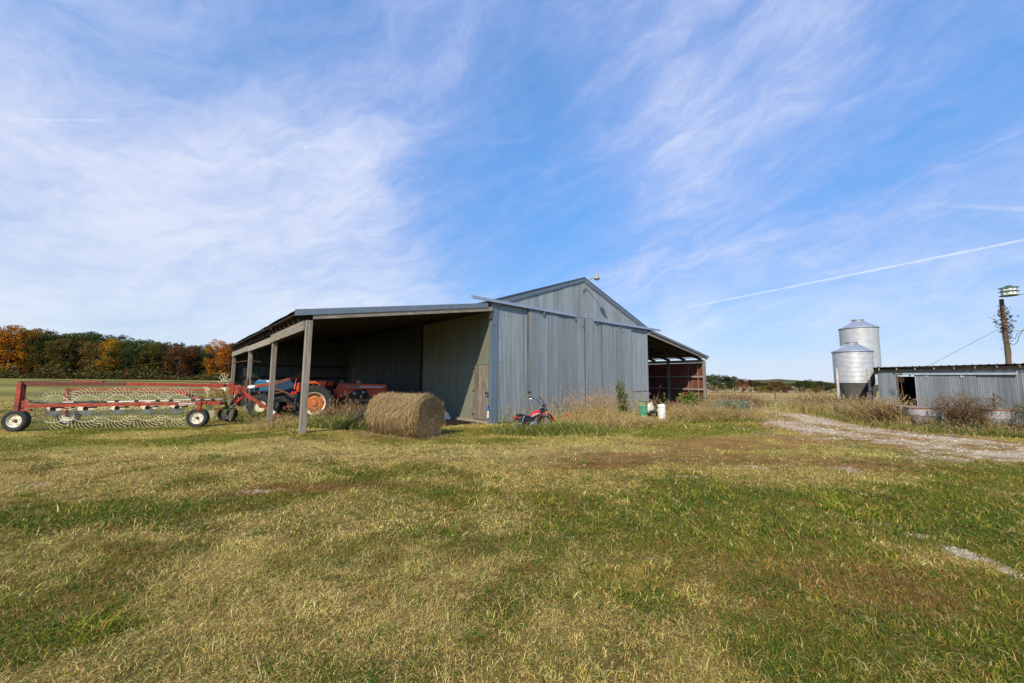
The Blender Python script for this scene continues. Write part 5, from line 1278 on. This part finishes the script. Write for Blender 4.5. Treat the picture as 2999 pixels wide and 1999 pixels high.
def trunk_mesh(seed):
    r = random.Random(seed); mb = MB(); mb.tube([(0, 0, -.02), (.005, 0, .2), (.015 * r.uniform(-1, 1), .01, .5), (.02, 0, .8)], [.018, .014, .009, .003], 8)
    for i in range(6): z = r.uniform(.25, .6); a = r.uniform(0, 6.28); l = r.uniform(.15, .28); mb.tube([(0, 0, z), (cos(a) * l * .5, sin(a) * l * .5, z + l * .5), (cos(a) * l, sin(a) * l, z + l * .8)], [.007, .005, .002], 5)
    return mb.mesh('trunk', 'bark', True)
TRUNKS = [trunk_mesh(i) for i in range(4)]
def tree(nm, label, cat, x, y, h, w, color, group=None, shrubby=False, z=None):
    z0 = float(gz(x, y)) if z is None else z
    t = thing(nm, label, cat, (x, y, z0 - .1), 0, group); r = random.random() * 6.28
    c = inst('crown', random.choice(CROWNS_S if shrubby else CROWNS), t, rot=(0, 0, r), scale=(h * w, h * w, h)); c.color = (*color, 1)
    inst('trunk', random.choice(TRUNKS), t, rot=(0, 0, r), scale=(h, h, h)); return t
cO, cG, cOl, cY, cR, cDG = (.38, .145, .012), (.055, .072, .014), (.105, .092, .015), (.34, .175, .014), (.120, .052, .020), (.034, .049, .011)
LW = [  # position along the photo (px), top (px), width factor, colour, distance, label, cat
 (-60, 950, 1.0, cOl, 148), (28, 948, 1.25, cO, 146, 'tall bright orange tree at the far left end of the woods'), (92, 955, .9, cO, 148, 'orange tree just right of the tallest orange one at the left edge'),
 (135, 962, 1.05, cDG, 147, 'dark green tree next to the big orange trees on the left'), (172, 985, .9, cOl, 145, 'olive tree with pale dead trunk left of the twin dark crowns'), (208, 972, 1.0, (.12, .085, .022), 148, 'brownish olive tree in the middle left of the wood edge'),
 (245, 962, 1.1, cG, 152, 'tall round topped dark green tree left of the bright yellow orange one'), (272, 990, .8, (.17, .105, .022), 145), (318, 984, .80, cY, 144, 'bright yellow orange tree in the middle of the wood edge'),
 (345, 990, .7, (.32, .13, .02), 150, 'small orange crown behind the bright yellow orange tree'), (372, 990, 1.0, cG, 147), (410, 992, 1.0, (.060, .075, .022), 146), (447, 996, 1.0, cOl, 147), (480, 1003, .9, (.095, .070, .026), 149, 'dull brown green tree left of the reddish tree'),
 (525, 1006, 1.15, cR, 144, 'reddish brown tree right of centre in the wood edge'), (567, 1006, .8, (.15, .058, .026), 147, 'small rust coloured tree right of the reddish brown one'), (590, 1003, .9, cG, 150), (612, 1008, .7, (.06, .065, .022), 146),
 (636, 988, .82, cO, 144, 'bright orange tree just left of the barn'), (672, 996, .72, (.46, .13, .018), 145, 'second bright orange tree partly behind the barn corner'), (700, 1000, 1.0, cOl, 147), (745, 1002, 1.0, cG, 150)]
gz_ = lambda x, y: float(gz(x, y))
for e in LW:
    px, top, w_, colr, Y = e[:5]; X = (px - 1499.5) / 1167 * Y; g = gz_(X, Y); hor = 1117 + (px - 1499.5) * .0087; zt_ = 1.6 + (hor - top) / 1167 * Y; h = zt_ - g + .6
    if len(e) > 5: tree('edge_tree', e[5], 'tree', X, Y, h, w_ * .95, colr, None)
    else: tree('green_tree', 'ordinary green tree in the front row of the woods', 'tree', X, Y, h, w_ * .95, colr, 'plain green trees in the front row of the woods')
k = 0
for px in np.arange(-80, 780, 27):
    px += random.uniform(-8, 8); Y = 162 + random.uniform(-4, 8); X = (px - 1499.5) / 1167 * Y; g = gz_(X, Y); hor = 1117 + (px - 1499.5) * .0087
    top = np.interp(px, [0, 100, 200, 270, 330, 450, 560, 620, 700], [952, 955, 966, 960, 978, 992, 1002, 1006, 1006]) + random.uniform(-4, 9); h = 1.6 + (hor - top) / 1167 * Y - g + .6
    tree('wood_tree', 'dark green tree in the hidden rear row of the woods', 'tree', X, Y, h, .9, random.choice([cG, cDG, cG, (.05, .07, .02)]), 'rear row of dark trees in the woods')
# underbrush along the wood edge, and low growth filling the wood between the trunks
xs = RNG.uniform(-235, -84, 16000); ys = RNG.uniform(147, 159, 16000); hh = 9.5 * RNG.random(16000) ** 1.1 * (.6 + .6 * fbm(xs / 6, ys / 6, 8, 3))
bc = np.array([(.035, .045, .014), (.06, .055, .018), (.075, .06, .02), (.09, .045, .02)])[RNG.integers(0, 4, 16000)] * RNG.uniform(.6, 1.3, (16000, 1))
join([leafcards(xs, ys, gz(xs, ys) + hh, RNG.uniform(.5, 1.1, 16000), bc)], 'undergrowth', 'leafm')
xs = RNG.uniform(-205, -88, 9000); ys = RNG.uniform(138, 146, 9000) + .0 * xs; hh = 6.5 * fbm(xs / 5, ys / 5, 5, 3) ** 2.2 * RNG.random(9000) ** .7 * 1.5
bc = np.array([(.06, .075, .02), (.14, .11, .035), (.11, .11, .03), (.14, .065, .03)])[RNG.integers(0, 4, 9000)] * RNG.uniform(.6, 1.3, (9000, 1))
join([leafcards(xs, ys, gz(xs, ys) + hh, RNG.uniform(.25, .6, 9000), bc)], 'underbrush', 'leafm')

RT = [(2062, 1102, 1.1, (.12, .045, .028), 84, 'reddish brown tree just beyond the right lean-to'), (2092, 1099, 1.25, cG, 82, 'broad dark green tree beside the lean-to post on the right'), (2122, 1102, 1.2, cDG, 84, 'dark green tree with a flat top right of the broad one'), (2148, 1105, 1.1, (.055, .062, .02), 86, 'dull green tree left of the rust coloured one'),
 (2172, 1112, 1.05, (.18, .062, .028), 85, 'rust coloured tree in the right hand tree line'), (2196, 1114, 1.1, (.05, .05, .018), 88, 'dark olive tree right of the rust coloured one'), (2216, 1119, 1.0, cG, 90, 'low green tree in the dip of the right tree line'), (2226, 1132, 1.3, (.20, .14, .03), 84, 'low yellow green bush at the meadow edge'), (2252, 1130, 1.5, (.13, .095, .02), 84, 'wide olive yellow bush at the meadow edge'),
 (2274, 1118, 1.1, (.12, .06, .022), 92, 'brownish tree standing above the low bushes'), (2298, 1134, 1.7, (.13, .062, .045), 84, 'low rounded maroon bush at the meadow edge'), (2240, 1122, 1.2, (.06, .062, .02), 96, 'distant dark tree behind the yellow bush'), (2290, 1124, 1.2, cOl, 96, 'distant olive tree behind the maroon bush'),
 (2338, 1117, 1.2, cDG, 86, 'left dark tree of the clump beside the feed bins'), (2366, 1114, 1.3, cG, 88, 'tallest dark green tree of the clump left of the feed bins'), (2398, 1118, 1.2, (.05, .055, .018), 87, 'dark olive tree of the clump left of the feed bins'), (2385, 1136, 1.1, (.17, .10, .025), 83, 'small yellowish bush before the dark clump'), (2430, 1124, 1.3, cG, 90, 'dark tree touching the feed bins on their left'),
 (2455, 1128, 1.3, (.14, .07, .025), 88, 'orange brown bush behind the feed bin legs'), (2490, 1126, 1.3, cG, 92), (2530, 1126, 1.3, cOl, 92), (2575, 1128, 1.3, cG, 92), (2030, 1104, 1.2, cG, 86)]
for e in RT:
    px, top, w_, colr, Y = e[:5]; X = (px - 1499.5) / 1167 * Y; g = gz_(X, Y); hor = 1117 + (px - 1499.5) * .0087; h = 1.6 + (hor - top) / 1167 * Y - g
    h = h * 1.10 + .2
    if len(e) > 5: tree('meadow_tree', e[5], 'tree' if 'tree' in e[5] else 'bush', X, Y, h, w_ * (.95 if h > 3 else 1.3), colr, None, True)
    else: tree('meadow_tree', 'green tree in the line hidden behind the bins or the barn', 'tree', X, Y, h, w_, colr, 'hidden trees behind bins and barn', True)
# far hill with its own woods
mb = MB(); xs_ = np.linspace(150, 900, 60); vs = []
for i, x in enumerate(xs_):
    hz = -7 + 12.2 * math.exp(-((x - 440) / 90) ** 2) + 9.0 * math.exp(-((x - 560) / 120) ** 2) + .5 * sin(x * .11) + .35 * sin(x * .31)
    vs += [(x, 640, -6), (x, 660, hz * .6), (x, 700, hz), (x, 780, -6)]
mb.add(vs, [(4 * i + j, 4 * i + 4 + j, 4 * i + 5 + j, 4 * i + 1 + j) for i in range(59) for j in range(3)])
hmat, n, p, _ = new_mat('distant_wooded_hill'); w = worldpos(n); a1 = n.noise(w, .05, 5, .6); a2 = n.noise(w, .3, 3, .6)
P(n, p, n.vm('SCALE', n.mix(n.ramp(a1, .5, .62), (.08, .09, .05), (.22, .12, .05)), n.m('MULTIPLY_ADD', a2, .8, .6)), 1, 0, 0)
o = mb.build('hill', hmat, None, smooth=True, kind='structure')

# ------------------------------------------------------------------ weeds and tall grass
def wpatch(name, n, fx, h, w, lean, cols, probs, head=0, headcol=None, seg=3, curl=1.1, kind='stuff'):
    x, y = fx(n); hv = (h(x, y) if callable(h) else h) * RNG.lognormal(0, .28, len(x)); c = np.array(cols)[RNG.choice(len(cols), len(x), p=probs)] * RNG.uniform(.65, 1.25, (len(x), 1))
    V, F, Cc = blades(x, y, gz(x, y) - .02, hv, np.full(len(x), w) * RNG.uniform(.6, 1.4, len(x)), RNG.uniform(*lean, len(x)), c, seg, curl, head, headcol)
    return join([(V, F, Cc)], name, 'weed', kind)
STR, DRY, GRN, YGR, BRN, TAN = (.62, .48, .19), (.44, .30, .12), (.11, .17, .028), (.27, .28, .05), (.20, .115, .05), (.54, .38, .15)
def line(p, q, spread, clump=.25):
    def f(n):
        t = RNG.normal(.5, .27, n); spread_ = spread * (.55 + .9 * fbm(t * 6, t * 0 + spread, 401, 2)); x = p[0] + (q[0] - p[0]) * t; y = p[1] + (q[1] - p[1]) * t; a = atan2(q[1] - p[1], q[0] - p[0]) + pi / 2; s_ = RNG.normal(0, .55, n) * spread_; x = x + cos(a) * s_; y = y + sin(a) * s_
        k = RNG.random(n) < sst(fbm(x / clump, y / clump, 201, 2), .25, .6) + .1; return x[k], y[k]
    return f
def blob(cx, cy, sx2, sy2):
    return lambda n: (RNG.normal(cx, sx2, n), RNG.normal(cy, sy2, n))
bw = lambda u, v: tuple(BW(u, v))[:2]
# along the front of the barn
wpatch('tall_dry_grass', 9500, line(bw(2.0, -1.9), bw(7.4, -2.4), 1.0), lambda x, y: (.38 + .18 * vnoise(x, y, 4)) * (1 - .08 * sst(x, 2.6, 3.6) - .6 * sst(x, 4.6, 5.6)), .011, (.3, 1.3), (STR, DRY, BRN, YGR, TAN), (.44, .18, .08, .10, .20), .08)
wpatch('tall_seed_grass', 1400, line(bw(1.9, -1.4), bw(7.8, -1.2), .9), lambda x, y: .80 + .35 * vnoise(x * 1.5, y, 9), .007, (.12, .6), (TAN, DRY, STR), (.4, .35, .25), .85, np.array((.42, .30, .19)))
wpatch('green_grass_clumps', 8000, line((-.1, 12.9), (2.9, 13.1), .85), .30, .010, (.4, 1.4), (GRN, YGR, (.13, .17, .035), STR), (.4, .25, .22, .13))
wpatch('green_grass_clumps', 2200, line((-.2, 12.2), (1.6, 12.4), .35), .34, .009, (.4, 1.2), (GRN, (.06, .11, .02), YGR, STR), (.4, .2, .2, .2))
wpatch('green_grass_clumps', 3200, line((2.9, 14.3), (6.3, 15.9), .6), .22, .011, (.5, 1.5), (GRN, YGR, STR, DRY), (.3, .2, .3, .2))
wpatch('dry_grass', 5200, line((1.9, 13.6), (5.4, 15.6), .55), .34, .011, (.5, 1.5), (STR, DRY, TAN, BRN), (.35, .3, .2, .15), .06)
wpatch('pale_stalks', 60, line((-.3, 13.4), (.5, 13.4), .3), .75, .010, (.1, .5), (STR, YGR), (.7, .3), .5)
# around the drums and the right corner
wpatch('tall_dry_grass', 9000, line((5.9, 17.0), (11.4, 18.6), .75), lambda x, y: .14 + (.30 + .2 * vnoise(x, y, 14)) * sst(x, 6.6, 7.6), .013, (.5, 1.6), (STR, (.50, .34, .13), DRY, YGR), (.38, .27, .2, .15), .12)
wpatch('tall_dry_grass', 5200, line((8.0, 20.2), (11.4, 20.3), .9), .60, .013, (.4, 1.2), (STR, DRY, BRN, YGR), (.3, .32, .2, .18), .5)
wpatch('green_grass_clumps', 2600, line((6.6, 16.4), (10.8, 17.3), .5), .24, .013, (.6, 1.5), (GRN, YGR, DRY, BRN), (.32, .25, .25, .18))
# entrance of the left lean-to
wpatch('green_grass_clumps', 7500, line((-6.4, 12.6), (-3.9, 12.9), .55), .40, .010, (.4, 1.5), (GRN, YGR, (.12, .17, .035), STR), (.38, .27, .2, .15), .04)
wpatch('dry_grass', 3000, blob(-7.15, 12.9, .55, .3), .30, .010, (.7, 1.8), (STR, TAN, YGR), (.5, .3, .2), .05)
wpatch('dry_grass', 4200, line((-9.4, 14.9), (-6.6, 14.0), .5), .34, .011, (.5, 1.5), (GRN, YGR, STR, DRY), (.3, .25, .25, .2), .12)
wpatch('brown_weeds', 2400, line((-6.7, 14.1), (-4.4, 14.4), .45), .62, .010, (.2, .9), (DRY, BRN, (.20, .13, .06)), (.4, .35, .25), .7, np.array((.33, .21, .11)))
wpatch('green_grass_clumps', 3000, line((-12.6, 17.8), (-8.6, 15.6), .45), .30, .012, (.4, 1.3), (GRN, YGR, STR), (.5, .3, .2))
wpatch('green_grass_clumps', 2500, line((-12.9, 12.1), (-9.2, 13.3), .6), .09, .012, (.5, 1.5), (GRN, YGR), (.7, .3))
# around the bale foot
wpatch('green_grass_clumps', 2400, line((-4.0, 11.2), (-2.2, 11.6), .16), .10, .008, (.4, 1.4), (GRN, YGR, STR), (.5, .3, .2))
# right: weeds by the bins, the shed and the tanks
wpatch('tall_dry_grass', 4200, blob(16.9, 22.6, .75, .8), .58, .016, (.2, .9), (STR, (.48, .40, .16), YGR), (.45, .35, .2), .25)
wpatch('dark_dry_weeds', 2400, blob(17.7, 23.0, .6, .5), .75, .014, (.2, .9), (DRY, BRN, (.2, .14, .07)), (.4, .35, .25), .7, np.array((.25, .16, .08)))
wpatch('green_grass_clumps', 5500, line((16.2, 20.7), (13.9, 14.3), .65), .30, .014, (.4, 1.4), (GRN, YGR, STR, DRY), (.35, .3, .2, .15), .05)
wpatch('brown_reed_grass', 6500, line((17.2, 19.6), (14.9, 15.6), .75), .85, .016, (.3, 1.4), (DRY, (.30, .19, .07), BRN, YGR, TAN), (.32, .24, .18, .14, .12), .25)
wpatch('green_grass_clumps', 5000, line((14.0, 14.3), (16.9, 11.6), .55), .26, .012, (.4, 1.4), (GRN, YGR, DRY), (.45, .3, .25), .05)
wpatch('dark_dry_weeds', 3000, line((14.6, 14.6), (17.6, 12.8), .4), .40, .010, (.3, 1.3), (DRY, BRN, YGR), (.4, .35, .25), .25)
# meadow weeds
wpatch('red_brown_weeds', 3600, blob(15.9, 29.0, .8, 1.2), .58, .022, (.1, .5), ((.22, .095, .055), (.17, .08, .05), DRY), (.4, .35, .25), .25, np.array((.22, .11, .07)))
wpatch('red_brown_weeds', 2200, blob(13.8, 27.6, .7, 1.0), .50, .02, (.1, .6), ((.24, .12, .06), DRY, STR), (.4, .35, .25), .25)
wpatch('meadow_grass', 12000, lambda n: (RNG.uniform(18, 62, n), RNG.uniform(40, 80, n)), .12, .07, (.2, .9), (STR, DRY, (.30, .27, .12), (.22, .15, .09)), (.3, .3, .25, .15))
wpatch('meadow_grass', 5000, lambda n: (RNG.uniform(18, 40, n), RNG.uniform(25, 32, n)), .13, .035, (.2, .9), (YGR, GRN, STR), (.4, .25, .35))


def plant(nm, label, cat, loc, h, r, n_leaf, leaf, col, stems=12, head=None, head_n=0, spread=.5, base=0.1, narrow=False, leaf_up=.3):
    """branched weed: stems part plus leaves part plus optional flowers part"""
    t = thing(nm, label, cat, loc); mb = MB(); tips = []
    for i in range(stems):
        a = random.uniform(0, 6.28); rr = r * math.sqrt(random.random()); hh = h * random.uniform(.7, 1.02) * (1 - .25 * (rr / r) ** 2)
        p = [(random.gauss(0, .04), random.gauss(0, .04), -.05)]
        for k in (1, 2, 3): p.append((cos(a) * rr * (k / 3) ** 1.3 + random.gauss(0, .01), sin(a) * rr * (k / 3) ** 1.3 + random.gauss(0, .01), hh * k / 3))
        mb.tube(p, [.006, .005, .004, .002], 4, cap=False); tips.append(p)
    mb.build('stems', 'pole' if col[0][0] > .14 else MT['drum'] if False else 'pole', t, kind='stuff')
    idx = RNG.integers(0, stems, n_leaf); tt = np.clip(base + (1 - base) * RNG.random(n_leaf) ** (.8), 0, 1) * 3; P_ = np.array(tips)
    k0 = np.minimum(tt.astype(int), 2); f = (tt - k0)[:, None]; c = P_[idx, k0] * (1 - f) + P_[idx, k0 + 1] * f; jit = spread * r * .35; c = c + RNG.normal(0, 1, (n_leaf, 3)) * np.array((jit, jit, jit * .5))
    c[:, 2] = np.maximum(c[:, 2], .02); cc = np.array(col)[RNG.integers(0, len(col), n_leaf)] * RNG.uniform(.6, 1.35, (n_leaf, 1))
    join([leafcards(c[:, 0], c[:, 1], c[:, 2], leaf * RNG.uniform(.6, 1.3, n_leaf), cc, leaf_up)], 'leaves', 'leafm', 'stuff', t)
    if head_n:
        idx = RNG.integers(0, stems, head_n); c = P_[idx, 3] + RNG.normal(0, 1, (head_n, 3)) * np.array((.09, .09, .10)) * (r / .4 + .3) - np.array((0, 0, .03)); cc = np.array(head) * RNG.uniform(.7, 1.2, (head_n, 1))
        join([leafcards(c[:, 0], c[:, 1], c[:, 2], leaf * .45 * RNG.uniform(.6, 1.3, head_n), cc, .6)], 'flower_heads', 'leafm', 'stuff', t)
    return t
plant('tall_weed', 'tall leafy green weed going to seed before the right barn door', 'weed', (4.62, 16.9, 0), 1.72, .32, 900, .05, [(.10, .16, .03), (.16, .20, .04), (.06, .11, .02)], 9, (.40, .33, .20), 260, .5, .12)
plant('white_aster', 'bushy weed with tiny white flowers beside the hay bale', 'weed', (-4.75, 12.75, 0), .78, .42, 1100, .022, [(.10, .14, .06), (.14, .18, .08), (.20, .24, .14)], 26, (.70, .72, .64), 420, .6)
plant('castor_bush', 'bright green broad leaved bush at the lean-to mouth', 'bush', (9.1, 20.3, 0), 1.25, .62, 420, .10, [(.06, .16, .02), (.10, .22, .03), (.14, .26, .03)], 12, None, 0, .7, .3, leaf_up=1.0)
plant('silver_bush', 'silvery grey green bush in front of the right lean-to post', 'bush', (10.35, 19.0, 0), .95, .85, 3800, .040, [(.22, .26, .17), (.30, .34, .23), (.13, .18, .09)], 34, (.45, .45, .34), 500, .6, .08)
plant('white_aster', 'weed dotted with white flowers under the short feed bin', 'weed', (17.9, 21.5, 0), .85, .75, 2600, .034, [(.11, .15, .05), (.17, .20, .07)], 30, (.72, .72, .62), 700, .6, .08)
plant('white_aster', 'low white flowered weed at the drive edge left of the reeds', 'weed', (16.6, 19.9, 0), .6, .6, 1700, .03, [(.10, .14, .045), (.16, .19, .06)], 24, (.66, .66, .56), 420, .6, .08)
plant('brown_bush', 'big twiggy brown seeded bush between the stock tanks', 'bush', (15.72, 14.0, 0), 1.45, .85, 12000, .023, [(.17, .085, .045), (.24, .13, .06), (.11, .10, .04), (.30, .19, .10)], 60, (.30, .16, .09), 700, .5, .12)
plant('brown_bush', 'rusty brown rounded bush before the left stock tank', 'bush', (14.55, 15.7, 0), .90, .62, 6000, .023, [(.20, .11, .05), (.28, .17, .07), (.14, .13, .045), (.34, .23, .10)], 45, (.34, .20, .10), 500, .5, .08)
plant('olive_bush', 'olive brown bush at the right edge beside the pump tank', 'bush', (16.85, 12.8, 0), 1.3, .80, 8000, .024, [(.14, .12, .035), (.20, .16, .05), (.09, .10, .03)], 34, (.28, .17, .08), 250, .5, .08)
plant('chicory', 'low weed with small blue flowers in front of the black block', 'weed', (14.75, 13.9, 0), .55, .5, 500, .02, [(.08, .13, .03), (.13, .17, .04)], 14, (.28, .28, .85), 40, .6, .08)
plant('chicory', 'blue and white flowered weed under the brown bush', 'weed', (15.35, 13.5, 0), .5, .5, 500, .02, [(.08, .13, .03), (.13, .17, .04)], 14, (.55, .55, .85), 45, .6, .08)
# sorghum stalk in the shed doorway
t = thing('sorghum_stalk', 'single tall sorghum stalk with drooping leaves in the shed doorway', 'weed', (18.0, 18.4, 0))
MB().tube([(0, 0, 0), (-.02, 0, .9), (-.10, 0, 1.75), (-.14, 0, 2.0)], [.014, .012, .008, .004], 6).build('stalk', MT['oxide'], t, smooth=True)
for s_, z0, l in ((-1, 1.15, .38), (-1, .85, .30), (1, .7, .35), (-1, .6, .4), (1, .95, .25)):
    vs = []
    for k in range(7): q = k / 6; vs += [(s_ * l * q, -.022 * (1 - q ** 2), z0 + .22 * sin(q * 2.4) - .10 * q * q), (s_ * l * q, .022 * (1 - q ** 2) + .001, z0 + .22 * sin(q * 2.4) - .10 * q * q + .01)]
    MB().add(vs, [(2 * k, 2 * k + 1, 2 * k + 3, 2 * k + 2) for k in range(6)]).build('leaf', m_plain('stalk_leaf_%d' % int(z0 * 100), (.22, .26, .07) if l > .32 else (.33, .24, .09), .6), t, smooth=True)
mb = MB()
for i in range(40): a = random.uniform(0, 6.28); z = random.uniform(1.7, 2.02); mb.tube([(-.12, 0, z), (-.12 + cos(a) * .06, sin(a) * .06, z + .05), (-.12 + cos(a) * .13, sin(a) * .13, z - .02)], .004, 3)
mb.build('seed_head', 'rust', t, kind='stuff')
t = MB().tube([(0, 0, -.1), (.02, 0, .6), (-.03, 0, 1.15)], .05, 7).build('field_post', 'pole', None); t.location = (24.6, 37.5, gz_(24.6, 37.5)); tag(t, 'lone weathered stake standing in the right meadow', 'post')
t = MB().box((0, 0, .1), (.35, .2, .16)).build('white_scrap', 'white', None, bevel=.03); t.location = (23.6, 31.5, gz_(23.6, 31.5)); tag(t, 'small white scrap lying in the meadow left of the bins', 'scrap')
t = MB().beam((0, 0, .0), (1.6, .5, .55), .12, .05).build('fallen_board', 'wood', None); t.location = (18.2, 20.6, 0); tag(t, 'grey board leaning between the feed bin leg and the shed', 'board')
